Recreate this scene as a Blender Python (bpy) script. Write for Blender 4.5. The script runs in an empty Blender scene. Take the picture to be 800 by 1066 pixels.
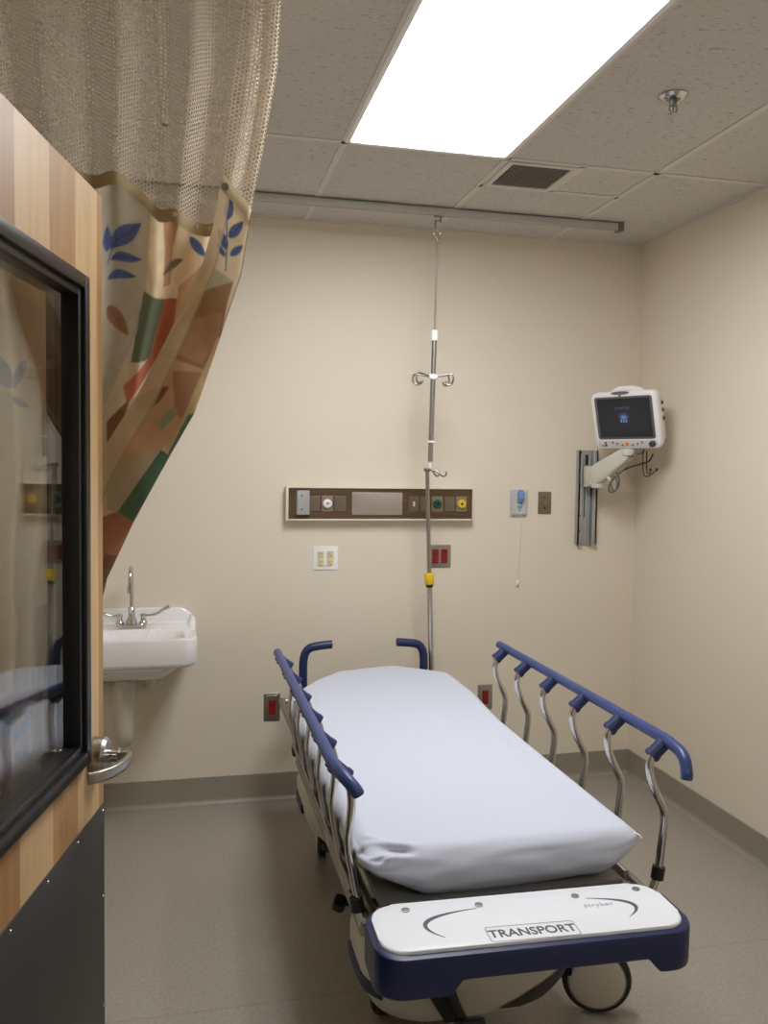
import bpy, bmesh, math, random
import numpy as np
from mathutils import Vector, Matrix
random.seed(7)
PI = math.pi
S = bpy.context.scene
C = S.collection

# ------------------------------------------------------------------ camera, world, exposure, main light
def make_camera():
    cx, cy, cz, yaw, pitch, roll, f = -2.2759, -4.0326, 1.5815, -.2296, -.0511, .0136, 896.0
    fw = Vector((-math.sin(yaw) * math.cos(pitch), math.cos(yaw) * math.cos(pitch), math.sin(pitch)))
    r = Vector((math.cos(yaw), math.sin(yaw), 0)); u = r.cross(fw)
    r2 = r * math.cos(roll) + u * math.sin(roll); u2 = -r * math.sin(roll) + u * math.cos(roll)
    cd = bpy.data.cameras.new('camera'); o = bpy.data.objects.new('camera', cd); C.objects.link(o)
    cd.sensor_fit = 'VERTICAL'; cd.sensor_height = 24; cd.lens = 24 * f / 1066; cd.clip_start = .02
    m = Matrix((r2, u2, -fw)).transposed().to_4x4(); m.translation = (cx, cy, cz)
    o.matrix_world = m; S.camera = o
make_camera()
w = bpy.data.worlds.new('world'); S.world = w; w.use_nodes = True
w.node_tree.nodes['Background'].inputs[0].default_value = (1, .97, .93, 1)
w.node_tree.nodes['Background'].inputs[1].default_value = .05
S.view_settings.view_transform = 'Standard'; S.view_settings.look = 'None'
S.view_settings.exposure = 0.09; S.view_settings.gamma = 1; S.view_settings.use_curve_mapping = False
PANEL_POWER = 19.0        # ceiling panel emission
CORRIDOR_FILL_POWER = 12.0      # emission of an unseen panel added behind the camera for front fill light
S.cycles.max_bounces = 10; S.cycles.diffuse_bounces = 6; S.cycles.transparent_max_bounces = 24
S.cycles.caustics_reflective = False; S.cycles.caustics_refractive = False
S.cycles.sample_clamp_indirect = 4

# ------------------------------------------------------------------ materials
def srgb(r, g, b):
    f = lambda c: (c / 255 / 12.92) if c / 255 <= .04045 else ((c / 255 + .055) / 1.055) ** 2.4
    return (f(r), f(g), f(b), 1)
MATS = {}
def mat(name, col, rough=.5, metal=0, spec=.5, bump=0, bscale=200, var=0, vscale=3, coat=0):
    if name in MATS: return MATS[name]
    m = bpy.data.materials.new(name); m.use_nodes = True; nt = m.node_tree; b = nt.nodes['Principled BSDF']
    b.inputs['Base Color'].default_value = col; b.inputs['Roughness'].default_value = rough
    b.inputs['Metallic'].default_value = metal; b.inputs['Specular IOR Level'].default_value = spec
    b.inputs['Coat Weight'].default_value = coat
    tc = nt.nodes.new('ShaderNodeTexCoord')
    if bump:
        n = nt.nodes.new('ShaderNodeTexNoise'); n.inputs['Scale'].default_value = bscale; n.inputs['Detail'].default_value = 3
        bp = nt.nodes.new('ShaderNodeBump'); bp.inputs['Strength'].default_value = bump; bp.inputs['Distance'].default_value = .002
        nt.links.new(tc.outputs['Object'], n.inputs['Vector']); nt.links.new(n.outputs['Fac'], bp.inputs['Height'])
        nt.links.new(bp.outputs['Normal'], b.inputs['Normal'])
    if var:
        n = nt.nodes.new('ShaderNodeTexNoise'); n.inputs['Scale'].default_value = vscale; n.inputs['Detail'].default_value = 4
        mr = nt.nodes.new('ShaderNodeMapRange'); mr.inputs['To Min'].default_value = 1 - var; mr.inputs['To Max'].default_value = 1 + var
        mx = nt.nodes.new('ShaderNodeVectorMath'); mx.operation = 'SCALE'; mx.inputs[0].default_value = col[:3]
        nt.links.new(tc.outputs['Object'], n.inputs['Vector']); nt.links.new(n.outputs['Fac'], mr.inputs['Value'])
        nt.links.new(mr.outputs[0], mx.inputs['Scale']); nt.links.new(mx.outputs[0], b.inputs['Base Color'])
    MATS[name] = m; return m
def emis(name, col, s):
    m = bpy.data.materials.new(name); m.use_nodes = True; b = m.node_tree.nodes['Principled BSDF']
    b.inputs['Base Color'].default_value = (.02, .02, .02, 1); b.inputs['Emission Color'].default_value = col
    b.inputs['Emission Strength'].default_value = s; MATS[name] = m; return m
WALL = mat('wall_paint', srgb(226, 216, 199), .55, bump=.12, bscale=260)
COVE = mat('cove_base', srgb(148, 142, 128), .38, var=.04)
CHROME = mat('chrome', srgb(205, 203, 200), .14, 1)
STEEL = mat('brushed_steel', srgb(170, 168, 164), .32, 1, var=.06, vscale=30)
DULL = mat('dull_steel', srgb(150, 148, 143), .42, 1)
ALU = mat('aluminium', srgb(172, 173, 172), .45, .3)
BLUE = mat('blue_plastic', srgb(30, 43, 88), .42, bump=.1, bscale=500)
BLUE_RAIL = mat('blue_rail_grip', srgb(48, 66, 120), .38, bump=.1, bscale=500)
NAVY = mat('navy_bumper', srgb(20, 31, 78), .4)
WHITE = mat('white_plastic', srgb(240, 240, 240), .35)
WARM = mat('warm_white_plastic', srgb(205, 202, 190), .42)
PORC = mat('porcelain', srgb(240, 240, 240), .12, coat=.5)
PVC = mat('trap_cover', srgb(205, 198, 186), .5)
BLACK = mat('black_plastic', srgb(22, 22, 24), .45)
RUBBER = mat('dark_rubber', srgb(38, 37, 36), .6)
DGREY = mat('dark_grey', srgb(62, 62, 62), .5)
GREY = mat('mid_grey', srgb(120, 120, 118), .5)
SHEET = mat('white_cotton', srgb(198, 203, 217), .85, spec=.2, bump=.2, bscale=900)
VINYL = mat('grey_vinyl', srgb(150, 150, 148), .5)
FRAMEW = mat('cream_edge', srgb(222, 216, 200), .4)
YEL = mat('yellow_plastic', srgb(225, 190, 40), .4)
RED = mat('red_plastic', srgb(140, 22, 20), .4)
GREEN = mat('green_plastic', srgb(22, 82, 62), .4)
IVORY = mat('ivory_plastic', srgb(222, 212, 170), .4)
SKY = mat('light_blue_plastic', srgb(110, 150, 205), .4)
DECAL = mat('decal_ink', srgb(80, 84, 92), .5)
DECAL2 = mat('pale_ink', srgb(150, 155, 165), .5)
BLKMET = mat('black_frame', srgb(24, 24, 25), .35)
KICK = mat('kick_plate', srgb(84, 83, 83), .45, .6, var=.12, vscale=5)
BRASS = mat('tan_strap', srgb(128, 104, 62), .6)
ORANGE = mat('orange_key', srgb(225, 120, 50), .5)
CORD = mat('white_cord', srgb(235, 228, 215), .6)
CABLE = mat('grey_cable', srgb(105, 104, 100), .5)
def N(nt, t, **k):
    n = nt.nodes.new(t)
    for a, v in k.items(): setattr(n, a, v)
    return n
def floor_mat():
    m = mat('vinyl_floor', srgb(157, 151, 140), .3)
    nt = m.node_tree; b = nt.nodes['Principled BSDF']; tc = N(nt, 'ShaderNodeTexCoord')
    n1 = N(nt, 'ShaderNodeTexNoise'); n1.inputs['Scale'].default_value = 90; n1.inputs['Detail'].default_value = 5
    n2 = N(nt, 'ShaderNodeTexNoise'); n2.inputs['Scale'].default_value = 2.2
    r1 = N(nt, 'ShaderNodeMapRange'); r1.inputs[1].default_value = .35; r1.inputs[2].default_value = .65; r1.inputs[3].default_value = .9; r1.inputs[4].default_value = 1.08
    r2 = N(nt, 'ShaderNodeMapRange'); r2.inputs[3].default_value = .95; r2.inputs[4].default_value = 1.05
    mu = N(nt, 'ShaderNodeMath', operation='MULTIPLY')
    # welded sheet seam across the floor
    sx = N(nt, 'ShaderNodeSeparateXYZ'); ad = N(nt, 'ShaderNodeMath', operation='ADD'); ad.inputs[1].default_value = 1.56
    ab = N(nt, 'ShaderNodeMath', operation='ABSOLUTE'); lt = N(nt, 'ShaderNodeMapRange'); lt.inputs[1].default_value = .001; lt.inputs[2].default_value = .004; lt.inputs[3].default_value = .82; lt.inputs[4].default_value = 1
    mu2 = N(nt, 'ShaderNodeMath', operation='MULTIPLY'); sc = N(nt, 'ShaderNodeVectorMath', operation='SCALE'); sc.inputs[0].default_value = srgb(157, 151, 140)[:3]
    L = nt.links.new
    L(tc.outputs['Object'], n1.inputs['Vector']); L(tc.outputs['Object'], n2.inputs['Vector']); L(tc.outputs['Object'], sx.inputs[0])
    L(n1.outputs['Fac'], r1.inputs[0]); L(n2.outputs['Fac'], r2.inputs[0]); L(r1.outputs[0], mu.inputs[0]); L(r2.outputs[0], mu.inputs[1])
    L(sx.outputs[1], ad.inputs[0]); L(ad.outputs[0], ab.inputs[0]); L(ab.outputs[0], lt.inputs[0]); L(mu.outputs[0], mu2.inputs[0]); L(lt.outputs[0], mu2.inputs[1])
    L(mu2.outputs[0], sc.inputs['Scale']); L(sc.outputs[0], b.inputs['Base Color'])
    bp = N(nt, 'ShaderNodeBump'); bp.inputs['Strength'].default_value = .08; bp.inputs['Distance'].default_value = .002
    L(n1.outputs['Fac'], bp.inputs['Height']); L(bp.outputs[0], b.inputs['Normal'])
    return m
FLOOR = floor_mat()
def tile_mat():
    m = mat('ceiling_tile', srgb(206, 202, 196), .9, spec=.1)
    nt = m.node_tree; b = nt.nodes['Principled BSDF']; tc = N(nt, 'ShaderNodeTexCoord'); L = nt.links.new
    mp = N(nt, 'ShaderNodeMapping'); mp.inputs['Scale'].default_value = (1, 2.6, 1); mp.inputs['Rotation'].default_value = (0, 0, .12)
    n0 = N(nt, 'ShaderNodeTexNoise'); n0.inputs['Scale'].default_value = 9
    mxv = N(nt, 'ShaderNodeMixRGB'); mxv.inputs[0].default_value = .06
    n1 = N(nt, 'ShaderNodeTexNoise'); n1.inputs['Scale'].default_value = 46; n1.inputs['Detail'].default_value = 2.5
    r1 = N(nt, 'ShaderNodeMapRange'); r1.inputs[1].default_value = .60; r1.inputs[2].default_value = .68; r1.inputs[3].default_value = 1; r1.inputs[4].default_value = .68
    n2 = N(nt, 'ShaderNodeTexNoise'); n2.inputs['Scale'].default_value = 150
    r2 = N(nt, 'ShaderNodeMapRange'); r2.inputs[1].default_value = .3; r2.inputs[2].default_value = .7; r2.inputs[3].default_value = .93; r2.inputs[4].default_value = 1.05
    mu = N(nt, 'ShaderNodeMath', operation='MULTIPLY'); sc = N(nt, 'ShaderNodeVectorMath', operation='SCALE'); sc.inputs[0].default_value = srgb(206, 202, 196)[:3]
    L(tc.outputs['Object'], mp.inputs[0]); L(tc.outputs['Object'], n0.inputs['Vector']); L(mp.outputs[0], mxv.inputs[1]); L(n0.outputs['Color'], mxv.inputs[2])
    L(mxv.outputs[0], n1.inputs['Vector']); L(tc.outputs['Object'], n2.inputs['Vector'])
    L(n1.outputs['Fac'], r1.inputs[0]); L(n2.outputs['Fac'], r2.inputs[0]); L(r1.outputs[0], mu.inputs[0]); L(r2.outputs[0], mu.inputs[1])
    L(mu.outputs[0], sc.inputs['Scale']); L(sc.outputs[0], b.inputs['Base Color'])
    bp = N(nt, 'ShaderNodeBump'); bp.inputs['Strength'].default_value = .5; bp.inputs['Distance'].default_value = .003
    L(mu.outputs[0], bp.inputs['Height']); L(bp.outputs[0], b.inputs['Normal'])
    return m
TILE = tile_mat()
def wood_mat(name, cols, pos, axis, grain=(30, 30, 1.2), rough=.45, mixv=.35):
    """vertical (or horizontal) figured veneer; strips of differing tone at fixed joints"""
    m = mat(name, (1, 1, 1, 1), rough); nt = m.node_tree; b = nt.nodes['Principled BSDF']; L = nt.links.new
    tc = N(nt, 'ShaderNodeTexCoord'); sx = N(nt, 'ShaderNodeSeparateXYZ'); L(tc.outputs['Object'], sx.inputs[0])
    cr = N(nt, 'ShaderNodeValToRGB'); cr.color_ramp.interpolation = 'CONSTANT'
    e = cr.color_ramp.elements
    while len(e) > 1: e.remove(e[0])
    e[0].position = pos[0]; e[0].color = cols[0]
    for p, c_ in zip(pos[1:], cols[1:]): k = e.new(p); k.color = c_
    ab = N(nt, 'ShaderNodeMath', operation='ABSOLUTE'); L(sx.outputs[axis], ab.inputs[0]); L(ab.outputs[0], cr.inputs[0])
    mp = N(nt, 'ShaderNodeMapping'); mp.inputs['Scale'].default_value = grain
    n = N(nt, 'ShaderNodeTexNoise'); n.inputs['Scale'].default_value = 1; n.inputs['Detail'].default_value = 6; n.inputs['Distortion'].default_value = 1.2
    L(tc.outputs['Object'], mp.inputs[0]); L(mp.outputs[0], n.inputs['Vector'])
    r = N(nt, 'ShaderNodeMapRange'); r.inputs[1].default_value = .3; r.inputs[2].default_value = .7; r.inputs[3].default_value = 1 - mixv; r.inputs[4].default_value = 1 + mixv * .5
    L(n.outputs['Fac'], r.inputs[0]); sc = N(nt, 'ShaderNodeVectorMath', operation='SCALE'); L(cr.outputs[0], sc.inputs[0]); L(r.outputs[0], sc.inputs['Scale'])
    L(sc.outputs[0], b.inputs['Base Color']); return m
A, B_, D_ = srgb(206, 172, 124), srgb(178, 136, 88), srgb(150, 106, 66)
E_ = srgb(196, 158, 108)
DOORWOOD = wood_mat('door_veneer', [srgb(176,136,92), srgb(206,174,130), srgb(178,138,94), srgb(208,176,132), srgb(170,128,84), srgb(204,170,124), srgb(180,140,96), A], [0, .028, .163, .293, .444, .6, .76, .9], 0, grain=(26, 26, 1.6), mixv=.16)
WALNUT = wood_mat('walnut_laminate', [srgb(92, 68, 44)], [0], 0, grain=(2.5, 8, 60), mixv=.4)
def glass_mat():
    m = bpy.data.materials.new('window_glass'); m.use_nodes = True; nt = m.node_tree; nt.nodes.clear(); L = nt.links.new
    o = N(nt, 'ShaderNodeOutputMaterial'); mx = N(nt, 'ShaderNodeMixShader'); t = N(nt, 'ShaderNodeBsdfTransparent'); g = N(nt, 'ShaderNodeBsdfGlossy')
    f = N(nt, 'ShaderNodeFresnel'); f.inputs['IOR'].default_value = 1.52
    t.inputs[0].default_value = (.93, .94, .93, 1); g.inputs['Roughness'].default_value = .02
    ge = N(nt, 'ShaderNodeNewGeometry'); io = N(nt, 'ShaderNodeMapRange'); io.inputs[3].default_value = 1.52; io.inputs[4].default_value = 1 / 1.52
    L(ge.outputs['Backfacing'], io.inputs[0]); L(io.outputs[0], f.inputs['IOR'])      # same reflectance on both faces of the sheet
    L(f.outputs[0], mx.inputs[0]); L(t.outputs[0], mx.inputs[1]); L(g.outputs[0], mx.inputs[2]); L(mx.outputs[0], o.inputs[0]); return m
GLASS = glass_mat()
def attr_mat():
    m = mat('printed_curtain_fabric', (1, 1, 1, 1), .85, spec=.15, bump=.25, bscale=700); nt = m.node_tree; b = nt.nodes['Principled BSDF']
    a = N(nt, 'ShaderNodeAttribute', attribute_name='print'); nt.links.new(a.outputs['Color'], b.inputs['Base Color'])
    # thin cloth lets some light through
    tr = N(nt, 'ShaderNodeBsdfTranslucent'); mx = N(nt, 'ShaderNodeMixShader'); mx.inputs[0].default_value = .42
    out = [x for x in nt.nodes if x.type == 'OUTPUT_MATERIAL'][0]
    nt.links.new(a.outputs['Color'], tr.inputs[0]); nt.links.new(b.outputs[0], mx.inputs[1]); nt.links.new(tr.outputs[0], mx.inputs[2]); nt.links.new(mx.outputs[0], out.inputs[0])
    return m
PRINT = attr_mat()
def net_mat():
    m = mat('netting', srgb(232, 218, 194), .8, spec=.2); nt = m.node_tree; b = nt.nodes['Principled BSDF']; L = nt.links.new
    uv = N(nt, 'ShaderNodeUVMap', uv_map='UVMap'); sx = N(nt, 'ShaderNodeSeparateXYZ'); L(uv.outputs[0], sx.inputs[0])
    cell = .0085; k = 2 * PI / cell
    def wave(ax, ay):
        a = N(nt, 'ShaderNodeMath', operation='MULTIPLY'); a.inputs[1].default_value = ax * k; L(sx.outputs[0], a.inputs[0])
        c_ = N(nt, 'ShaderNodeMath', operation='MULTIPLY'); c_.inputs[1].default_value = ay * k; L(sx.outputs[1], c_.inputs[0])
        d = N(nt, 'ShaderNodeMath', operation='ADD'); L(a.outputs[0], d.inputs[0]); L(c_.outputs[0], d.inputs[1])
        e = N(nt, 'ShaderNodeMath', operation='COSINE'); L(d.outputs[0], e.inputs[0]); return e
    w1, w2, w3 = wave(1, 0), wave(.5, .866), wave(-.5, .866)
    s1 = N(nt, 'ShaderNodeMath', operation='ADD'); L(w1.outputs[0], s1.inputs[0]); L(w2.outputs[0], s1.inputs[1])
    s2 = N(nt, 'ShaderNodeMath', operation='ADD'); L(s1.outputs[0], s2.inputs[0]); L(w3.outputs[0], s2.inputs[1])
    gt = N(nt, 'ShaderNodeMapRange'); gt.inputs[1].default_value = -.85; gt.inputs[2].default_value = -.48; gt.inputs[3].default_value = 1; gt.inputs[4].default_value = 0
    L(s2.outputs[0], gt.inputs[0]); L(gt.outputs[0], b.inputs['Alpha']); return m
NET = net_mat()

# ------------------------------------------------------------------ mesh helpers
def bm_new(): return bmesh.new()
def add_box(bm, lo, hi, bev=0, seg=2, M=None):
    t = bmesh.new(); bmesh.ops.create_cube(t, size=1)
    for v in t.verts: v.co = Vector([lo[i] + (v.co[i] + .5) * (hi[i] - lo[i]) for i in range(3)])
    if bev: bmesh.ops.bevel(t, geom=t.edges[:], offset=bev, segments=seg, affect='EDGES', profile=.5)
    merge(bm, t, M)
def merge(bm, t, M=None, mi=0):
    if M is not None: bmesh.ops.transform(t, matrix=M, verts=t.verts)
    if mi:
        for f in t.faces: f.material_index = mi
    me = bpy.data.meshes.new('t'); t.to_mesh(me); t.free(); bm.from_mesh(me); bpy.data.meshes.remove(me)
def add_tube(bm, pts, r, n=12, caps=True):
    pts = [Vector(p) for p in pts]; k = len(pts)
    rs = r if isinstance(r, (list, tuple)) else [r] * k
    T = [(pts[min(i + 1, k - 1)] - pts[max(i - 1, 0)]).normalized() for i in range(k)]
    up = Vector((0, 0, 1)) if abs(T[0].z) < .9 else Vector((1, 0, 0))
    nrm = (up - T[0] * up.dot(T[0])).normalized(); rings = []
    for i in range(k):
        nrm = (nrm - T[i] * nrm.dot(T[i])).normalized(); b = T[i].cross(nrm)
        rings.append([bm.verts.new(pts[i] + (nrm * math.cos(2 * PI * j / n) + b * math.sin(2 * PI * j / n)) * rs[i]) for j in range(n)])
    for i in range(k - 1):
        for j in range(n): bm.faces.new((rings[i][j], rings[i][(j + 1) % n], rings[i + 1][(j + 1) % n], rings[i + 1][j]))
    if caps: bm.faces.new(rings[0][::-1]); bm.faces.new(rings[-1])
def smooth_path(pts, it=3):
    """round a polyline with corner cutting"""
    p = [Vector(q) for q in pts]
    for _ in range(it):
        o = [p[0]]
        for a, b in zip(p, p[1:]): o += [a.lerp(b, .25), a.lerp(b, .75)]
        o.append(p[-1]); p = o
    return p
def add_lathe(bm, prof, n=24, M=None):
    """prof: (radius, z) list"""
    t = bmesh.new(); rings = []
    for r, z in prof: rings.append([t.verts.new((max(r, 1e-4) * math.cos(2 * PI * j / n), max(r, 1e-4) * math.sin(2 * PI * j / n), z)) for j in range(n)])
    for a, b in zip(rings, rings[1:]):
        for j in range(n): t.faces.new((a[j], a[(j + 1) % n], b[(j + 1) % n], b[j]))
    t.faces.new(rings[0][::-1]); t.faces.new(rings[-1]); merge(bm, t, M)
def add_prism(bm, poly, z0, z1, M=None, bev=0):
    t = bmesh.new(); a = [t.verts.new((x, y, z0)) for x, y in poly]; b = [t.verts.new((x, y, z1)) for x, y in poly]; n = len(poly)
    t.faces.new(a[::-1]); t.faces.new(b)
    for i in range(n): t.faces.new((a[i], a[(i + 1) % n], b[(i + 1) % n], b[i]))
    if bev:
        es = [e for e in t.edges if abs(e.verts[0].co.z - e.verts[1].co.z) < 1e-6 and (e.verts[0].co.z > max(z0, z1) - 1e-6 or e.verts[0].co.z < min(z0, z1) + 1e-6)]
        bmesh.ops.bevel(t, geom=es, offset=bev, segments=3, affect='EDGES', profile=.5)
    bmesh.ops.recalc_face_normals(t, faces=t.faces[:]); merge(bm, t, M)
def rrect(x0, y0, x1, y1, r, n=6):
    o = []
    for cx, cy, a in ((x1 - r, y1 - r, 0), (x0 + r, y1 - r, 90), (x0 + r, y0 + r, 180), (x1 - r, y0 + r, 270)):
        for i in range(n + 1):
            t = math.radians(a + 90 * i / n); o.append((cx + r * math.cos(t), cy + r * math.sin(t)))
    return o
def obj(name, bm, m, parent=None, smooth=True, ang=35, label=None):
    me = bpy.data.meshes.new(name); bmesh.ops.recalc_face_normals(bm, faces=bm.faces[:]) if name not in NORECALC else None
    bm.to_mesh(me); bm.free()
    for x in (m if isinstance(m, (list, tuple)) else [m]): me.materials.append(x)
    if smooth:
        me.polygons.foreach_set('use_smooth', [True] * len(me.polygons)); me.set_sharp_from_angle(angle=math.radians(ang))
    o = bpy.data.objects.new(name, me); C.objects.link(o)
    if parent is not None:
        o.parent = parent; o.matrix_parent_inverse = Matrix.Identity(4)
    if label: o['label'] = label
    return o
NORECALC = {'netting', 'fabric_panel'}
def tag(o, label, cat, group=None, kind=None):
    o['label'] = label; o['category'] = cat
    if group: o['group'] = group
    if kind: o['kind'] = kind
    return o
def thing(name, label, cat, loc=(0, 0, 0), rot=(0, 0, 0), group=None, kind=None):
    o = bpy.data.objects.new(name, None); C.objects.link(o); o.location = loc; o.rotation_euler = rot; o.empty_display_size = .05
    return tag(o, label, cat, group, kind)
def Rx(a): return Matrix.Rotation(a, 4, 'X')
def Ry(a): return Matrix.Rotation(a, 4, 'Y')
def Rz(a): return Matrix.Rotation(a, 4, 'Z')
def T(*p): return Matrix.Translation(p)
def text_bm(s, size, M, ext=.0004, sp=1.0, off=0):
    cu = bpy.data.curves.new('t', 'FONT'); cu.body = s; cu.size = size; cu.extrude = ext; cu.align_x = 'CENTER'; cu.align_y = 'CENTER'; cu.space_character = sp; cu.offset = off
    o = bpy.data.objects.new('t', cu); C.objects.link(o); bpy.context.view_layer.update()
    me = bpy.data.meshes.new_from_object(o.evaluated_get(bpy.context.evaluated_depsgraph_get()))
    bpy.data.objects.remove(o); bm = bmesh.new(); bm.from_mesh(me); bpy.data.meshes.remove(me)
    bmesh.ops.transform(bm, matrix=M, verts=bm.verts); return bm

# ------------------------------------------------------------------ room shell
H = 2.726; XL = -3.25; YF = -3.42; YB = -5.6
def sbox(name, lo, hi, m, label, cat):
    bm = bm_new(); add_box(bm, lo, hi); o = obj(name, bm, m, smooth=False); return tag(o, label, cat, kind='structure')
sbox('floor', (XL - .1, YB - .1, -.1), (.1, .1, 0), FLOOR, 'grey beige sheet vinyl floor under the stretcher', 'floor')
sbox('wall_back', (XL - .1, 0, 0), (.1, .1, H + .02), WALL, 'beige painted wall behind the head of the stretcher', 'wall')
sbox('wall_right', (0, YB, 0), (.1, 0, H + .02), WALL, 'bare beige painted wall on the right side of the room', 'wall')
sbox('wall_left', (XL - .1, YB, 0), (XL, 0, H + .02), WALL, 'beige wall on the left beyond the open door', 'wall')
sbox('wall_corridor', (XL - .1, YB - .1, 0), (.1, YB, H + .02), WALL, 'beige corridor wall facing the doorway', 'wall')
bm = bm_new()   # front wall with the doorway
add_box(bm, (XL, YF - .12, 0), (-2.76, YF, H)); add_box(bm, (-1.48, YF - .12, 0), (0, YF, H)); add_box(bm, (-2.76, YF - .12, 2.16), (-1.48, YF, H))
tag(obj('wall_front', bm, WALL, smooth=False), 'beige front wall around the doorway', 'wall', kind='structure')
# ceiling with openings for the room light panel and the added corridor fill: tile field + T-bars
gx = [-.505 - .61 * i for i in range(0, 5)]; gy = [.233 - 1.22 * i for i in range(1, 5)]
bm = bm_new()
def ceil_box(x0, x1, y0, y1): add_box(bm, (x0, y0, H), (x1, y1, H + .05))
LX0, LX1, LY0, LY1 = -1.725, -1.115, -2.207, -.987
CX0, CX1, CY0, CY1 = -2.335, -1.725, -4.9, -4.3
ceil_box(XL - .1, .1, LY1, .1); ceil_box(XL - .1, LX0, LY0, LY1); ceil_box(LX1, .1, LY0, LY1); ceil_box(XL - .1, .1, CY1, LY0)
ceil_box(XL - .1, CX0, CY0, CY1); ceil_box(CX1, .1, CY0, CY1); ceil_box(XL - .1, .1, YB - .1, CY0)
tag(obj('ceiling', bm, TILE, smooth=False), 'pale fissured acoustic tile ceiling', 'ceiling', kind='structure')
TBAR = mat('t_bar', srgb(214, 209, 202), .6)
bm = bm_new(); tw = .012; td = .0035
for x in gx: add_box(bm, (x - tw, YF, H - td), (x + tw, 0, H + .001))
for y in gy:
    if y > YF: add_box(bm, (XL, y - tw, H - td), (0, y + tw, H + .001))
add_box(bm, (-1.115, -.682 - tw, H - td), (-.505, -.682 + tw, H + .001)); add_box(bm, (-.81 - tw, -.987, H - td), (-.81 + tw, -.682, H + .001))
tag(obj('trim_1', bm, TBAR, smooth=False), 'metal suspension bars between the ceiling tiles', 'ceiling grid', kind='structure')
bm = bm_new(); add_box(bm, (XL, -.02, H - .006), (0, 0, H)); add_box(bm, (-.02, YF, H - .006), (0, -.02, H))
tag(obj('trim_2', bm, TBAR, smooth=False), 'metal wall angle where the ceiling meets the walls', 'ceiling trim', kind='structure')
# cove base: extruded profile
def cove(name, p0, p1, nrm, label):
    hb = .128; t = .004; R = .026
    prof = [(0, hb), (t, hb - .001), (t, R)] + [(t + R - R * math.cos(a), R - R * math.sin(a)) for a in [i * PI / 14 for i in range(1, 8)]] + [(0, 0)]
    bm = bm_new(); rows = []
    for p in (p0, p1): rows.append([bm.verts.new((p[0] + nrm[0] * a, p[1] + nrm[1] * a, z + .0005)) for a, z in prof])
    n = len(prof)
    for i in range(n): bm.faces.new((rows[0][i], rows[0][(i + 1) % n], rows[1][(i + 1) % n], rows[1][i]))
    bm.faces.new(rows[0]); bm.faces.new(rows[1][::-1])
    tag(obj(name, bm, COVE, ang=40), label, 'baseboard', kind='structure')
cove('baseboard_back', (XL, 0), (0, 0), (0, -1), 'grey coved vinyl base along the back wall')
cove('baseboard_right', (0, 0), (0, YF), (-1, 0), 'grey coved vinyl base along the right wall')
cove('baseboard_left', (XL, 0), (XL, YF), (1, 0), 'grey coved vinyl base along the left wall')

# ------------------------------------------------------------------ lights
def light_panel(x0, x1, y0, y1, power, label):
    t = thing('ceiling_light', label, 'ceiling light', ((x0 + x1) / 2, (y0 + y1) / 2, H)); hx, hy = (x1 - x0) / 2, (y1 - y0) / 2
    bm = bm_new(); f = .018
    for lo, hi in (((-hx, -hy), (-hx + f, hy)), ((hx - f, -hy), (hx, hy)), ((-hx + f, -hy), (hx - f, -hy + f)), ((-hx + f, hy - f), (hx - f, hy))):
        add_box(bm, (lo[0], lo[1], -.006), (hi[0], hi[1], .03), .002)
    obj('frame', bm, WHITE, t)
    bm = bm_new(); add_box(bm, (-hx + f, -hy + f, .001), (hx - f, hy - f, .012))
    obj('diffuser', bm, emis('lit_diffuser' + str(power), (.975, .985, 1.0, 1), power), t, smooth=False)
light_panel(LX0, LX1, LY0, LY1, PANEL_POWER, 'bright rectangular fluorescent panel set in the tile ceiling above the stretcher')
light_panel(CX0, CX1, CY0, CY1, CORRIDOR_FILL_POWER, 'unseen square fill panel added outside the doorway to light the room from the front')  # unseen fill added in the corridor, built like the room panel

# ceiling vent
t = thing('ceiling_vent', 'small dark square return air grille in the ceiling beyond the light panel', 'vent', (-.962, -.834, H))
bm = bm_new()
for a, b, c_, d in ((-.14, -.14, -.118, .14), (.118, -.14, .14, .14), (-.118, -.14, .118, -.118), (-.118, .118, .118, .14)): add_box(bm, (a, b, -.009), (c_, d, -.001), .002)
obj('frame', bm, TBAR, t)
bm = bm_new()
for i in range(15): add_box(bm, (-.118, -.118 + i * .0162, -.006), (.118, -.118 + i * .0162 + .004, -.001))
for i in range(15): add_box(bm, (-.118 + i * .0162, -.118, -.0055), (-.118 + i * .0162 + .004, .118, -.001))
obj('grille', bm, mat('vent_grille', srgb(120, 118, 110), .6), t, smooth=False)
bm = bm_new(); add_box(bm, (-.12, -.12, -.001), (.12, .12, -.0001)); obj('backing', bm, mat('vent_dark', srgb(78, 75, 70), .9), t, smooth=False)
# sprinkler
t = thing('sprinkler_head', 'small chrome fire sprinkler hanging from the ceiling to the right of the light', 'sprinkler', (-.825, -1.62, H))
bm = bm_new(); add_lathe(bm, [(.001, 0), (.042, 0), (.042, -.004), (.034, -.012), (.02, -.014), (.018, -.006), (.001, -.006)]); obj('escutcheon', bm, CHROME, t)
bm = bm_new(); add_lathe(bm, [(.011, -.005), (.011, -.03), (.008, -.033), (.001, -.033)], 12)
for s in (-1, 1): add_tube(bm, [(s * .009, 0, -.03), (s * .014, 0, -.042), (s * .004, 0, -.056)], .0025, 8)
add_tube(bm, [(0, 0, -.03), (0, 0, -.056)], .0025, 8); obj('body', bm, DULL, t)
bm = bm_new(); add_lathe(bm, [(.001, -.055), (.007, -.055), (.018, -.058), (.018, -.06), (.001, -.062)], 16); obj('deflector', bm, CHROME, t)

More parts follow.
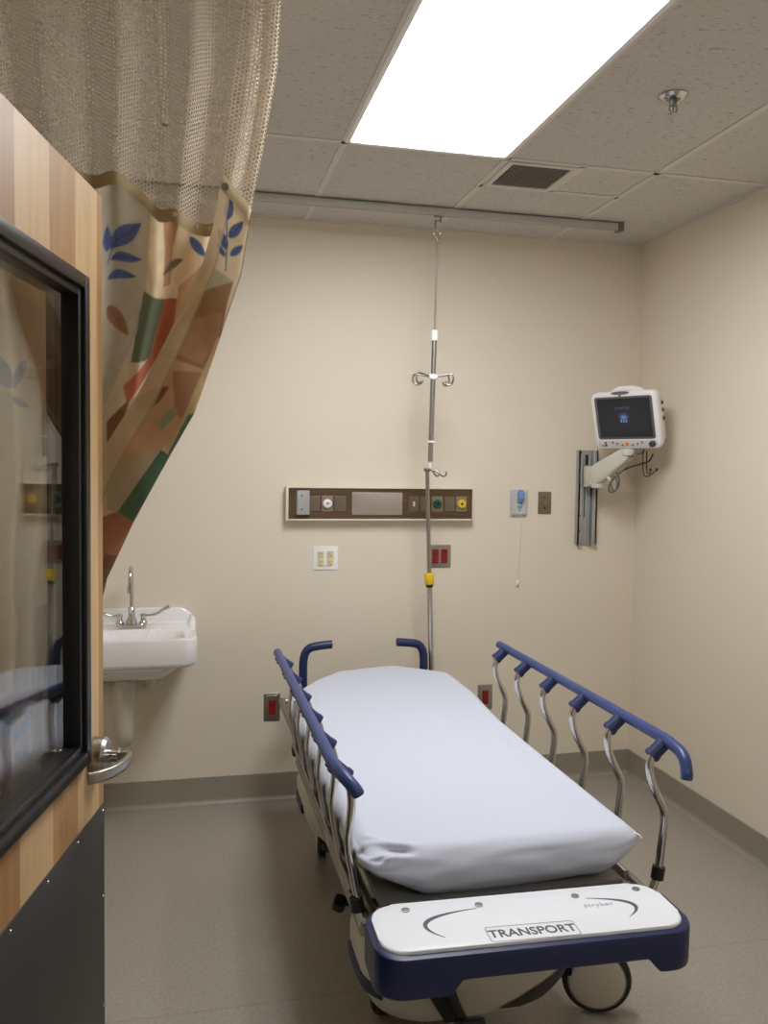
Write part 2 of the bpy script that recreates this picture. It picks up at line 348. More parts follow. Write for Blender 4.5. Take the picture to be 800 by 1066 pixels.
# overhead rail and hanging pole
t = thing('overhead_rail', 'long grey metal rail mounted across the ceiling near the back wall', 'ceiling rail', (-1.15, -.345, H - .006))
bm = bm_new(); x0, x1 = -2.1, .82
add_box(bm, (x0, -.019, -.022), (x1, .019, 0), .002); add_box(bm, (x0, -.019, -.03), (x1, -.006, -.021), .001); add_box(bm, (x0, .006, -.03), (x1, .019, -.021), .001)
obj('channel', bm, mat('rail_grey', srgb(190, 190, 186), .5, .1), t)
bm = bm_new(); add_box(bm, (x1, -.023, -.036), (x1 + .028, .023, .0), .003); obj('end_cap', bm, GREY, t)
px, py = -1.188, -.345
t = thing('hanging_iv_pole', 'thin telescoping pole with white collars and four hooks hanging from the ceiling rail', 'iv pole', (px, py, H - .038))
bm = bm_new(); add_tube(bm, [(.012, 0, -.001), (.012, 0, -.028)], .0045, 8); add_tube(bm, [(.012, -.002, -.02), (-.012, -.002, -.02), (-.012, 0, -.052), (-.004, 0, -.058)], .004, 8)
add_box(bm, (-.018, -.012, -.004), (.022, .012, .001), .002); obj('trolley_hook', bm, DULL, t)
bm = bm_new(); add_tube(bm, smooth_path([(-.004, 0, -.055), (-.019, 0, -.07), (-.016, 0, -.086), (0, 0, -.098)], 2), .003, 8); add_tube(bm, smooth_path([(-.004, 0, -.055), (.012, 0, -.07), (.012, 0, -.086), (0, 0, -.098)], 2), .003, 8)
add_lathe(bm, [(.001, -.094), (.008, -.096), (.008, -.108), (.005, -.112), (.001, -.112)], 12); obj('swivel_clip', bm, CHROME, t)
# whole pole leans slightly to the left toward its lower end
def P(k): return (-.018 * k, 0, -.1 - .975 * k)      # k 0..1 along the drop
bm = bm_new(); add_tube(bm, [P(0), P(.43)], [.0042, .0052], 10); obj('rod', bm, mat('satin_rod', srgb(190, 186, 178), .3, .9), t)
bm = bm_new(); add_tube(bm, [P(.43), P(1)], .0112, 16); obj('tube', bm, STEEL, t)
for k, r, h in ((.43, .0155, .045), (.615, .0155, .022), (.91, .019, .008)):
    bm = bm_new(); add_tube(bm, [Vector(P(k)) + Vector((0, 0, h / 2)), Vector(P(k)) - Vector((0, 0, h / 2))], r, 18); obj('collar', bm, WHITE, t)
bm = bm_new(); add_tube(bm, [P(1), Vector(P(1)) - Vector((0, 0, .03))], .005, 10); obj('tip', bm, WHITE, t)
hk = Vector(P(.615))
bm = bm_new(); add_box(bm, (hk.x - .021, -.012, hk.z - .009), (hk.x + .021, .012, hk.z + .009), .004); obj('hook_hub', bm, WHITE, t)
for a in (20, 160, 200, 340):
    d = Vector((math.cos(math.radians(a)), math.sin(math.radians(a)), 0)); bm = bm_new()
    pts = [hk + d * .015, hk + d * .062 + Vector((0, 0, .008)), hk + d * .083 + Vector((0, 0, .012)), hk + d * .092 + Vector((0, 0, -.008)), hk + d * .083 + Vector((0, 0, -.034)), hk + d * .062 + Vector((0, 0, -.038)), hk + d * .055 + Vector((0, 0, -.02))]
    add_tube(bm, smooth_path(pts, 2), .0042, 8); obj('hook', bm, STEEL, t)

# ------------------------------------------------------------------ wall fixtures (back wall y = 0)
def plate(bm, cx, cz, w_, h_, y0, d, r=.004, bev=.0012, ox=0, oz=0):
    add_prism(bm, rrect(cx - w_ / 2, cz - h_ / 2, cx + w_ / 2, cz + h_ / 2, r, 3), 0, d, T(0, y0, 0) @ Rx(PI / 2), bev)
def disc(bm, cx, cz, y0, prof, n=28): add_lathe(bm, prof, n, T(cx, y0, cz) @ Rx(PI / 2))
def screw(bm, cx, cz, y0, r=.003): disc(bm, cx, cz, y0, [(.0001, 0), (r, 0), (r * .8, .001), (.0001, .0014)], 10)
hx0, hx1, hz0, hz1 = -1.812, -.897, 1.331, 1.488
t = thing('headwall_unit', 'long walnut-faced medical gas and power strip on the wall above the stretcher', 'headwall unit', (hx0, 0, hz0))
W_, Hh = hx1 - hx0, hz1 - hz0; Y = -.045
bm = bm_new(); add_box(bm, (.004, Y + .004, .004), (W_ - .004, 0, Hh - .004)); obj('laminate_face', bm, WALNUT, t, smooth=False)
bm = bm_new(); e = .008
for lo, hi in (((0, 0), (e + .004, Hh)), ((W_ - e + .003, 0), (W_, Hh)), ((e, 0), (W_ - e, e)), ((e, Hh - .005), (W_ - e, Hh))): add_box(bm, (lo[0], Y - .003, lo[1]), (hi[0], -.0, hi[1]), .0015)
obj('frame', bm, FRAMEW, t)
SMK = mat('smoked_plate', srgb(112, 100, 84), .3, .2)
def hx(x): return x - hx0
zc = 1.411 - hz0; yf = Y + .004
for a, b, in ((-1.702, -1.651), (-1.585, -1.528), (-1.165, -1.120), (-1.041, -.99)):
    bm = bm_new(); plate(bm, hx((a + b) / 2), zc, b - a, .072, yf, .003); screw(bm, hx((a + b) / 2), zc + .03, yf - .003, .002); screw(bm, hx((a + b) / 2), zc - .03, yf - .003, .002); obj('blank_plate', bm, SMK, t)
bm = bm_new(); add_prism(bm, [(hx(-1.768), 0), (hx(-1.762), .022), (hx(-1.722), .026), (hx(-1.703), .016), (hx(-1.701), 0)], 1.36 - hz0, 1.472 - hz0, T(0, yf, 0) @ Matrix(((1, 0, 0, 0), (0, -1, 0, 0), (0, 0, 1, 0), (0, 0, 0, 1))), .001)
o = obj('slide_bracket', bm, ALU, t); 
for z_ in (1.45, 1.384):
    bm = bm_new(); screw(bm, hx(-1.74), z_ - hz0, yf - .0245, .004); obj('screw', bm, DGREY, o)
bm = bm_new(); plate(bm, hx(-1.377), 1.411 - hz0, .246, .108, yf, .004)
for i in range(4):
    for z in (.047, -.047): screw(bm, hx(-1.377) + (-.105 + i * .07), zc + z, yf - .004, .0035)
obj('steel_cover_plate', bm, mat('cover_steel', srgb(178, 168, 158), .42, .7), t)
def gas(cx, m, name, label):
    bm = bm_new(); plate(bm, hx(cx), zc, .054, .074, yf, .004); o = obj('outlet_plate', bm, mat('clear_smoke', srgb(140, 128, 108), .35, .2), t)
    bm = bm_new(); disc(bm, hx(cx), zc, yf - .004, [(.0001, 0), (.0215, 0), (.0215, .008), (.017, .013), (.008, .013), (.007, .009), (.0001, .009)]); k = obj(name, bm, m, o, label=label)
    bm = bm_new(); disc(bm, hx(cx), zc, yf - .013, [(.0001, 0), (.005, 0), (.005, .003), (.0001, .003)], 12); obj('socket', bm, STEEL if m is WHITE else BLACK, k)
gas(-1.618, WHITE, 'gas_outlet', 'white round vacuum outlet'); gas(-1.08, GREEN, 'gas_outlet', 'green round oxygen outlet'); gas(-.957, YEL, 'gas_outlet', 'yellow round air outlet')
bm = bm_new(); plate(bm, hx(-1.198), zc, .05, .075, yf, .003); o = obj('switch_plate', bm, SMK, t)
bm = bm_new(); add_box(bm, (hx(-1.203), yf - .012, zc - .012), (hx(-1.193), yf - .003, zc + .012), .002); obj('toggle', bm, IVORY, o)

def receptacle(bm, bs, cx, cz, y0, s=1.0):
    # bs collects one small mesh per pin opening
    """duplex: two faces into bm, slots into bs"""
    for dz in (.0195, -.0195):
        plate(bm, cx, cz + dz * s, .028 * s, .032 * s, y0, .003, .006, .0008)
        for dx, hh in ((-.006, .008), (.006, .0065)):
            b2 = bm_new(); bs.append(b2); add_box(b2, (cx + dx * s - .0012, y0 - .0036, cz + dz * s - hh / 2 + .003), (cx + dx * s + .0012, y0 - .003, cz + dz * s + hh / 2 + .003))
        b2 = bm_new(); bs.append(b2); disc(b2, cx, cz + dz * s - .009, y0 - .003, [(.0001, 0), (.0026, 0), (.0026, .0007), (.0001, .0007)], 10)
def outlet(cx, cz, w_, h_, pm, rm, n, label, hospital_border=False):
    t = thing('wall_outlet', label, 'wall outlet', (cx, 0, cz), group=None)
    bm = bm_new(); plate(bm, 0, 0, w_, h_, 0, .004, .004, .0015)
    if hospital_border: plate(bm, 0, 0, w_ - .018, h_ - .018, -.004, .003, .003, .001)
    y = -.007 if hospital_border else -.004
    xs = [0] if n == 1 else [-.023, .023]
    for x in xs:
        for z in (-1, 1): screw(bm, x, z * (h_ / 2 - (.014 if hospital_border else .008)), y, .0028)
    obj('cover_plate', bm, pm, t)
    for x in xs:
        bm = bm_new(); plate(bm, x, 0, .033, .068 if not hospital_border else .07, y + .0005, .0025, .003, .0008); bs = []; receptacle(bm, bs, x, 0, y - .002)
        o = obj('receptacle', bm, rm, t)
        for b2 in bs: obj('slot', b2, BLACK, o)
outlet(-1.6165, 1.15, .118, .112, WHITE, IVORY, 2, 'white double wall outlet with ivory sockets under the left of the headwall strip')
outlet(-1.05, 1.153, .112, .112, STEEL, RED, 2, 'steel-plated double wall outlet with red sockets right of the yellow-gripped pole')
outlet(-1.866, .445, .076, .132, STEEL, RED, 1, 'steel-plated red wall outlet low on the wall left of the stretcher', True)
outlet(-.801, .442, .076, .126, STEEL, RED, 1, 'steel-plated red wall outlet low on the wall right of the mattress head', True)
# coax plate
t = thing('wall_jack_plate', 'small bronze-coloured blank jack plate right of the nurse call station', 'wall plate', (-.504, 0, 1.417))
bm = bm_new(); plate(bm, 0, 0, .07, .112, 0, .004); obj('cover_plate', bm, mat('bronze_plate', srgb(128, 118, 98), .4, .6), t)
bm = bm_new(); disc(bm, 0, .0, -.004, [(.0001, 0), (.006, 0), (.006, .004), (.0001, .004)], 12); obj('jack', bm, mat('brass_jack', srgb(160, 140, 50), .4, .5), t)
bm = bm_new(); disc(bm, 0, -.024, -.004, [(.0001, 0), (.005, 0), (.005, .003), (.0001, .003)], 12); obj('button', bm, BLACK, t)
bm = bm_new(); screw(bm, 0, .03, -.004, .004); obj('screw', bm, BLACK, t)
# nurse call
t = thing('nurse_call_station', 'small grey nurse call box with a blue plug and a long pull cord', 'nurse call', (-.643, 0, 1.415))
bm = bm_new(); plate(bm, 0, 0, .092, .134, 0, .008, .006, .002); plate(bm, 0, 0, .074, .115, -.008, .008, .006, .003); obj('housing', bm, mat('call_grey', srgb(192, 192, 190), .45), t)
bm = bm_new(); add_box(bm, (-.013, -.038, .018), (.017, -.014, .058), .003); add_box(bm, (-.009, -.034, .057), (.012, -.018, .068), .003); add_box(bm, (-.009, -.032, .004), (.009, -.016, .019), .003); obj('plug', bm, SKY, t)
bm = bm_new(); plate(bm, 0, -.018, .026, .014, -.015, .003, .003, .0005); obj('button', bm, mat('teal_button', srgb(90, 170, 190), .4), t)
bm = bm_new(); screw(bm, 0, -.035, -.016, .0035); obj('screw', bm, BLACK, t)
bm = bm_new(); add_box(bm, (-.016, -.0175, .002), (-.004, -.015, .006)); obj('port', bm, BLACK, t)
bm = bm_new(); add_box(bm, (.004, -.0175, -.002), (.012, -.015, .003)); obj('port', bm, BLACK, t)
bm = bm_new(); add_tube(bm, [(.008, -.018, -.045), (.009, -.016, -.06), (.005, -.013, -.2), (-.001, -.012, -.385)], .0014, 6); o = obj('pull_cord', bm, CORD, t)
bm = bm_new(); add_tube(bm, [(-.001, -.012, -.383), (-.003, -.014, -.395), (-.003, -.014, -.408)], [.003, .0075, .006], 12); obj('pendant', bm, WHITE, o)

# monitor
t = thing('patient_monitor', 'white bedside monitor with black standby screen on a wall arm in the corner', 'monitor')
t.location = (-.233, -.298, 1.821)
yaw, tilt = -1.013, .274
fr = Vector((math.sin(yaw) * math.cos(tilt), -math.cos(yaw) * math.cos(tilt), -math.sin(tilt))); ri = Vector((math.cos(yaw), math.sin(yaw), 0)); upv = fr.cross(ri) * -1
if upv.z < 0: upv = -upv
m3 = Matrix((ri, -fr, upv)).transposed()      # local x right, y back, z up
t.rotation_euler = m3.to_euler()
mw, mh = .345, .27
MF = Rx(PI / 2)
bm = bm_new(); hull = rrect(-mw / 2, -mh / 2, mw / 2, mh / 2, .03, 5)
hull = [(x * (1 + .0 * y), y + (.010 * (1 - (x / (mw / 2)) ** 2) if y > 0 else -.004 * (1 - (x / (mw / 2)) ** 2))) for x, y in hull]
def scale_poly(p, s, dy=0): return [(x * s, y * s + dy) for x, y in p]
def loft(bm, rings):
    rr = [[bm.verts.new(v) for v in r] for r in rings]; n = len(rings[0])
    for a, b in zip(rr, rr[1:]):
        for j in range(n): bm.faces.new((a[j], a[(j + 1) % n], b[(j + 1) % n], b[j]))
    bm.faces.new(rr[0][::-1]); bm.faces.new(rr[-1])
loft(bm, [[(x, y, z) for x, z in scale_poly(hull, s)] for s, y in ((.955, -.004), (.985, -.001), (1, .006), (1, .03), (.985, .035), (.94, .055), (.9, .085), (.84, .10))])
obj('housing', bm, WHITE, t, ang=50)
bm = bm_new(); add_prism(bm, rrect(-.15, -.088, .15, .118, .012, 4), .002, .006, MF, .001); o = obj('bezel', bm, mat('bezel_grey', srgb(88, 90, 94), .4), t)
bm = bm_new(); add_prism(bm, rrect(-.136, -.078, .138, .108, .003, 2), .004, .0068, MF); obj('screen', bm, mat('screen_glass', srgb(40, 42, 47), .12), o)
LOGO = emis('screen_glow_text', srgb(120, 160, 235), .55)
bm = text_bm('STANDBY', .016, T(-.002, -.0075, .062) @ Rx(PI / 2), sp=1.15); k = obj('screen_text', bm, emis('screen_dim_text', srgb(90, 105, 140), .5), o)
bm = bm_new(); q = (-.002, .012)      # radiating emblem: dome, rays and three feet
add_prism(bm, [(q[0] + .008 * math.cos(a), q[1] + .009 * math.sin(a)) for a in [PI * i / 10 for i in range(11)]], .0068, .0075, MF)
for i in range(7):
    a = math.radians(20 + i * 23.3); d = Vector((math.cos(a), math.sin(a))); n_ = Vector((-d.y, d.x)); b0 = Vector(q)
    pts = [b0 + d * .007 + n_ * .002, b0 + d * .007 - n_ * .002, b0 + d * .033]
    add_prism(bm, [tuple(v) for v in pts], .0068, .0074, MF)
for dx in (-.016, -.003, .010): add_prism(bm, [(q[0] + dx + .001, q[1]), (q[0] + dx - .003, q[1] - .018), (q[0] + dx + .006, q[1] - .018), (q[0] + dx + .005, q[1])], .0068, .0074, MF)
obj('emblem', bm, LOGO, o)
bm = bm_new(); add_prism(bm, rrect(-.155, -.127, .155, -.094, .012, 4), .003, .0055, MF, .001); kp = obj('control_strip', bm, mat('strip_grey', srgb(200, 200, 198), .45), t)
bm = bm_new(); disc(bm, .132, -.112, -.005, [(.0001, 0), (.015, 0), (.014, .014), (.011, .017), (.0001, .017)], 20); obj('trim_knob', bm, DGREY, kp)
bm = bm_new(); plate(bm, 0, -.111, .015, .015, -.0055, .003, .002, .0005); obj('alarm_key', bm, ORANGE, kp)
for i, (x, z) in enumerate(((-.075, -.104), (-.052, -.111), (-.024, -.117), (.03, -.117), (.055, -.112), (.078, -.105))):
    bm = bm_new(); disc(bm, x, z, -.0055, [(.0001, 0), (.006, 0), (.006, .002), (.0001, .002)], 12); obj('key', bm, GREY if i % 2 else mat('tan_key', srgb(150, 110, 90), .5), kp)
for i, (x, z, m_) in enumerate(((-.131, -.108, IVORY), (-.115, -.106, DGREY), (-.129, -.119, GREY), (-.113, -.118, BLACK))):
    bm = bm_new(); plate(bm, x, z, .011, .009, -.0055, .002, .002, .0004); obj('function_key', bm, m_, kp)
bm = bm_new(); add_prism(bm, [(.048 * math.cos(a), .008 * math.sin(a)) for a in [2 * PI * i / 24 for i in range(24)]], .0, .006, T(-.01, .0, .134) @ MF, .001); obj('alarm_lamp', bm, mat('lamp_grey', srgb(110, 112, 116), .4), t)
bm = bm_new(); disc(bm, -.012, .121, -.0035, [(.0001, 0), (.007, 0), (.006, .003), (.0001, .003)], 12); obj('sensor', bm, GREY, t)
bm = bm_new(); pts = [(-.08, .045, .12), (-.06, .045, .137), (-.03, .047, .146), (.03, .047, .146), (.065, .045, .137), (.085, .045, .12)]; add_tube(bm, smooth_path(pts, 3), .013, 12); obj('handle', bm, WHITE, t)
for z in (.07, .035, -.005):
    bm = bm_new(); add_box(bm, (.15, .045, z - .012), (.166, .068, z + .012), .002); p_ = obj('side_port', bm, WARM, t)
    bm = bm_new(); add_box(bm, (.165, .049, z - .007), (.170, .064, z + .007), .002); obj('socket', bm, DGREY, p_)
bm = bm_new(); add_box(bm, (-.05, .03, -.146), (.05, .085, -.125), .006); obj('mount_plate', bm, GREY, t)
# mount track
t = thing('monitor_wall_mount', 'grey aluminium wall channel with an off-white swing arm under the monitor', 'wall mount', (-.284, 0, 1.447))
bm = bm_new(); ww, hh = .0525, .238
add_box(bm, (-ww, -.012, -hh), (ww, 0, hh), .001)
for x in (-ww, -.026, .010, ww - .010): add_box(bm, (x, -.034 if abs(x) > .04 else -.018, -hh), (x + .010, -.011, hh), .001)
add_box(bm, (-ww, -.034, -hh), (-.032, -.028, hh), .001); add_box(bm, (.026, -.034, -hh), (ww, -.028, hh), .001)
tr = obj('channel', bm, ALU, t)
for z in (.225, .06, -.09, -.17):
    bm = bm_new(); disc(bm, -.043, z, -.034, [(.0001, 0), (.0045, 0), (.004, .002), (.0001, .002)], 10); obj('screw', bm, DGREY, tr)
bm = bm_new(); add_box(bm, (-.008, -.0155, .165), (.006, -.010, .215)); obj('slot', bm, BLACK, tr)
bm = bm_new(); add_box(bm, (-.010, -.0145, -.10), (-.006, -.012, .1)); obj('groove', bm, DGREY, tr)
for x in (-.03, .028):
    bm = bm_new(); add_tube(bm, [(x, -.02, -.238), (x, -.02, -.247)], .007, 10); obj('end_screw', bm, STEEL, tr)
mount = t; AO = Vector((0, -.036, .106))
def aobj(name, bm, m, parent=None, **k):
    bmesh.ops.translate(bm, vec=AO, verts=bm.verts); return obj(name, bm, m, parent or mount, **k)
bm = bm_new(); add_box(bm, (-.03, -.05, -.052), (.032, .0, .052), .005); add_box(bm, (-.028, -.075, -.046), (.026, -.045, .046), .006); aobj('arm_bracket', bm, WARM, mount)
# arm as tapered loft from the bracket up to the monitor base
a0 = Vector((.0, -.075, .0)); a1 = Vector((.078, -.247, .115))
bm = bm_new(); rings = []
for s, hw, hv in ((-.12, .012, .025), (-.06, .024, .043), (0, .03, .05), (.25, .03, .048), (.6, .027, .04), (.9, .024, .034), (1.0, .018, .026)):
    p = a0.lerp(a1, s); d = (a1 - a0).normalized(); side = d.cross(Vector((0, 0, 1))).normalized(); u_ = side.cross(d)
    rings.append([p + side * (hw * x) + u_ * (hv * y) for x, y in rrect(-1, -1, 1, 1, .45, 4)])
loft(bm, rings); aobj('swing_arm', bm, WARM, mount, ang=50)
bm = bm_new(); add_lathe(bm, [(.0001, -.055), (.034, -.05), (.036, .04), (.0001, .045)], 24, T(.01, -.085, -.004)); aobj('pivot', bm, WARM, mount)
bm = bm_new(); add_lathe(bm, [(.0001, -.02), (.03, -.018), (.03, .012), (.0001, .014)], 24, T(*a1) @ T(0, 0, .008)); aobj('swivel', bm, WARM, mount)
bm = bm_new(); add_tube(bm, [(.02, -.16, .0), (.03, -.165, -.012)], .008, 10); aobj('cable_tie', bm, WHITE, mount)
# cables
def cable(name, pts, r, m, label):
    bm = bm_new(); add_tube(bm, smooth_path(pts, 3), r, 8); return tag(obj(name, bm, m), label, 'cable')
def wp(x, y, z): return (x, y, z)
cable('coiled_cable', [(-.175, -.32, 1.675), (-.22, -.30, 1.60), (-.262, -.22, 1.53), (-.262, -.2, 1.485), (-.24, -.2, 1.475), (-.215, -.2, 1.49), (-.21, -.2, 1.53), (-.23, -.2, 1.565), (-.25, -.2, 1.52), (-.235, -.2, 1.48), (-.205, -.2, 1.50), (-.2, -.2, 1.54), (-.225, -.21, 1.575)], .0042, CABLE, 'grey cable looped in a coil under the monitor arm')
cable('monitor_cable', [(-.235, -.25, 1.57), (-.2, -.28, 1.60), (-.15, -.31, 1.618), (-.11, -.32, 1.63), (-.09, -.31, 1.665)], .0042, BLACK, 'black cable running under the monitor along the arm')
cable('monitor_cable', [(-.21, -.22, 1.61), (-.18, -.24, 1.645), (-.14, -.25, 1.665), (-.1, -.24, 1.67), (-.09, -.23, 1.69)], .0035, CABLE, 'thin grey cable sagging just below the monitor base')
c1 = cable('lead_hook', [(-.135, -.3, 1.68), (-.135, -.3, 1.60), (-.13, -.3, 1.565), (-.11, -.3, 1.555), (-.085, -.3, 1.57), (-.06, -.3, 1.59)], .0028, BLACK, 'left of two thin black hooked leads hanging below the monitor')
bm = bm_new(); add_lathe(bm, [(.0001, -.007), (.006, -.004), (.006, .004), (.0001, .007)], 12, T(-.06, -.3, 1.593)); obj('tip', bm, BLACK, c1)
c2 = cable('lead_hook', [(-.105, -.28, 1.68), (-.105, -.28, 1.61), (-.1, -.28, 1.573), (-.085, -.28, 1.57), (-.082, -.28, 1.585)], .0028, BLACK, 'right of two thin black hooked leads hanging below the monitor')
bm = bm_new(); add_lathe(bm, [(.0001, -.007), (.006, -.004), (.006, .004), (.0001, .007)], 12, T(-.082, -.28, 1.59)); obj('tip', bm, BLACK, c2)

# ------------------------------------------------------------------ sink
def sm(a, b, x):
    t_ = max(0, min(1, (x - a) / (b - a))); return t_ * t_ * (3 - 2 * t_)
t = thing('wall_sink', 'white porcelain wall-hung sink behind the open door', 'sink', (-2.495, 0, .75))
SW, SD = .275, .45; z0 = .75
def rim_h(y, x=0): return .872 + .062 * sm(-.24, -.035, y) - .042 * sm(.19, .285, abs(x)) ** 1.6 * sm(-.34, -.05, y)
def top_h(x, y, e):      # e: distance inward from outline
    rim = rim_h(y, x); deck = .862 + .004 * sm(-.2, -.05, y)
    inner = deck + (rim - deck) * (1 - sm(.018, .036, e))
    bx = (x) / .225; by = (y + .30) / .128
    q_ = (abs(bx) ** 3.2 + abs(by) ** 3.2) ** (1 / 3.2)
    return inner - .14 * (1 - sm(.72, 1.03, q_)) if q_ < 1.03 else inner
def outl(n=96):
    pts = rrect(-SW, -SD, SW, -.0, .05, 10); o = []
    for x, y in pts:      # slight outward bow of the front and back corners held tight to the wall
        if y > -.05: x = math.copysign(min(abs(x) + .0, SW), x)
        o.append((x * (1 + .028 * sm(-.02, -.16, y) - .03 * sm(-.3, -.45, y)), y - .012 * (1 - (x / SW) ** 2) * (1 if y < -.3 else 0)))
    # densify
    L = []; m_ = len(o)
    for i in range(m_):
        a, b = Vector(o[i]), Vector(o[(i + 1) % m_]); k = max(1, int((b - a).length / .012))
        for j in range(k): L.append(a.lerp(b, j / k))
    return L
O = outl(); cen = Vector((0, -.23)); bm = bm_new(); rings = []
ringf = [0, .012, .03, .045, .06, .075, .09, .105, .12, .135, .15, .17, .19, .21, .23, .25, .27, .3, .33, .36, .4, .44, .5, .55, .6, .7, .8, .9, .97]
def edge_dist(p):
    return min(SW - abs(p.x), p.y + SD + .012, -p.y)
for rz, sh in ((z0 - .0, -.018), (z0 + .006, -.006), (z0 + .02, 0)):
    rings.append([bm.verts.new((p.x + (cen.x - p.x) * -sh / .25, p.y + (cen.y - p.y) * -sh / .25, rz - z0)) for p in O])
rings.append([bm.verts.new((p.x, p.y, rim_h(p.y, p.x) - .012 - z0)) for p in O])
for f in ringf:
    R_ = []
    for p in O:
        q_ = p.lerp(cen, f + .0); e = max(0, edge_dist(q_)); z = top_h(q_.x, q_.y, e) if f > 0 else rim_h(p.y, p.x) - .004
        if f == 0: q_ = p.lerp(cen, .004)
        R_.append(bm.verts.new((q_.x, q_.y, z - z0)))
    rings.append(R_)
n = len(O)
for a, b in zip(rings, rings[1:]):
    for j in range(n): bm.faces.new((a[j], a[(j + 1) % n], b[(j + 1) % n], b[j]))
bm.faces.new(rings[-1]); bm.faces.new(rings[0][::-1])
obj('basin', bm, PORC, t, ang=60)
bm = bm_new(); loft(bm, [[(x, y, z) for x, y in rrect(-a, -b, a, -.0, r_, 5)] for a, b, r_, z in ((.20, .37, .05, .012), (.19, .36, .06, -.03), (.15, .31, .06, -.075), (.13, .27, .06, -.085))]); obj('underbody', bm, PORC, t, ang=60)
bm = bm_new(); disc_M = T(0, -.30, -.012); add_lathe(bm, [(.0001, 0), (.022, 0), (.022, .004), (.0001, .002)], 20, disc_M); obj('drain', bm, CHROME, t)
# trap
bm = bm_new(); pts = [(-.02, -.27, -.08), (-.02, -.27, -.2), (-.02, -.27, -.29), (-.022, -.262, -.335), (-.028, -.22, -.355), (-.04, -.18, -.335), (-.045, -.17, -.29), (-.046, -.165, -.2), (-.046, -.14, -.16), (-.046, -.08, -.15), (-.046, 0, -.15)]
add_tube(bm, smooth_path(pts, 2), .036, 20); o = obj('trap_cover', bm, PVC, t)
bm = bm_new(); add_lathe(bm, [(.0001, -.02), (.038, -.02), (.041, -.012), (.041, 0), (.03, .004), (.0001, .004)], 24, T(-.02, -.27, -.095)); obj('collar', bm, PVC, o)
bm = bm_new(); add_tube(bm, smooth_path([(.075, -.12, -.08), (.075, -.12, -.13), (.07, -.1, -.15), (.07, 0, -.15)], 2), .026, 16); obj('supply_cover', bm, PVC, t)
bm = bm_new(); add_tube(bm, smooth_path([(-.15, -.12, -.08), (-.15, -.12, -.13), (-.15, -.1, -.15), (-.15, 0, -.15)], 2), .026, 16); obj('supply_cover', bm, PVC, t)
# faucet
t = thing('gooseneck_faucet', 'chrome gooseneck faucet with two wing handles on the sink', 'faucet', (-2.497, -.115, .866))
bm = bm_new(); add_prism(bm, rrect(-.062, -.022, .062, .022, .02, 6), 0, .016, None, .004); add_lathe(bm, [(.024, .01), (.022, .03), (.014, .045), (.014, .075), (.017, .08), (.012, .09), (.0001, .09)], 20); obj('base', bm, CHROME, t)
bm = bm_new(); pts = [(0, 0, .07), (0, 0, .15), (0, 0, .21)] + [(0, -.055 + .055 * math.cos(a), .215 + .055 * math.sin(a)) for a in [PI * i / 10 for i in range(1, 11)]] + [(0, -.11, .19)]
add_tube(bm, smooth_path(pts, 1), .0085, 14); add_tube(bm, [(0, -.11, .2), (0, -.11, .165)], .0115, 14); obj('spout', bm, CHROME, t)
for s in (-1, 1):
    bm = bm_new(); add_lathe(bm, [(.018, .01), (.018, .022), (.012, .03), (.011, .045), (.014, .05), (.012, .058), (.0001, .058)], 18, T(s * .05, 0, 0)); hb = obj('valve', bm, CHROME, t)
    bm = bm_new(); add_tube(bm, smooth_path([(s * .05, 0, .052), (s * .075, -.004, .052), (s * .11, -.008, .056), (s * .135, -.01, .072), (s * .15, -.012, .09), (s * .165, -.014, .092)], 2), [.006] * 8 + [.008] * 8 + [.0105] * 6 + [.008], 12) if False else None
    pts = smooth_path([(s * .05, 0, .052), (s * .08, -.004, .05), (s * .11, -.008, .058), (s * .135, -.01, .076), (s * .162, -.014, .09)], 2); k = len(pts)
    add_tube(bm, pts, [.005 + .006 * (i / (k - 1)) ** 2 for i in range(k)], 12); obj('wing_handle', bm, CHROME, hb)

# ------------------------------------------------------------------ door (leaf swung into the room)
ED = Vector((-2.441, -2.139)); dd = Vector((-.2051, -.9787)); nn = Vector((.9787, -.2051))
DW = 1.22; DZ = 2.132; th = .045
t = thing('door_1', 'light wood veneer door standing open at the left, black-framed window and grey kick plate', 'door', (ED.x, ED.y, 0), kind='structure')
# built with x from the free edge to the hinge and y into the leaf, then mirrored in x so the local frame is right-handed
t.rotation_euler = Matrix(((-dd.x, -nn.x, 0), (-dd.y, -nn.y, 0), (0, 0, 1))).to_euler()
def dobj(name, bm, m, parent, **k):
    bmesh.ops.scale(bm, vec=(-1, 1, 1), verts=bm.verts); bmesh.ops.reverse_faces(bm, faces=bm.faces[:]); return obj(name, bm, m, parent, **k)
wx0, wx1, wz0, wz1 = .128, 1.09, .993, 1.94
bm = bm_new()
add_box(bm, (0, 0, .012), (wx0 + .03, th, DZ)); add_box(bm, (wx1 - .03, 0, .012), (DW, th, DZ)); add_box(bm, (wx0 + .03, 0, .012), (wx1 - .03, th, wz0 + .03)); add_box(bm, (wx0 + .03, 0, wz1 - .03), (wx1 - .03, th, DZ))
dobj('leaf', bm, DOORWOOD, t, smooth=False)
bm = bm_new()
def ring_frame(bm, x0, z0_, x1, z1_, wd, ya, yb, bev=.002):
    add_box(bm, (x0, ya, z0_), (x0 + wd, yb, z1_), bev); add_box(bm, (x1 - wd, ya, z0_), (x1, yb, z1_), bev)
    add_box(bm, (x0 + wd * .9, ya, z0_), (x1 - wd * .9, yb, z0_ + wd), bev); add_box(bm, (x0 + wd * .9, ya, z1_ - wd), (x1 - wd * .9, yb, z1_), bev)
ring_frame(bm, wx0, wz0, wx1, wz1, .026, -.016, .0); ring_frame(bm, wx0 + .02, wz0 + .02, wx1 - .02, wz1 - .02, .022, -.008, th + .004)
ring_frame(bm, wx0, wz0, wx1, wz1, .03, th, th + .014)
dobj('window_frame', bm, BLKMET, t)
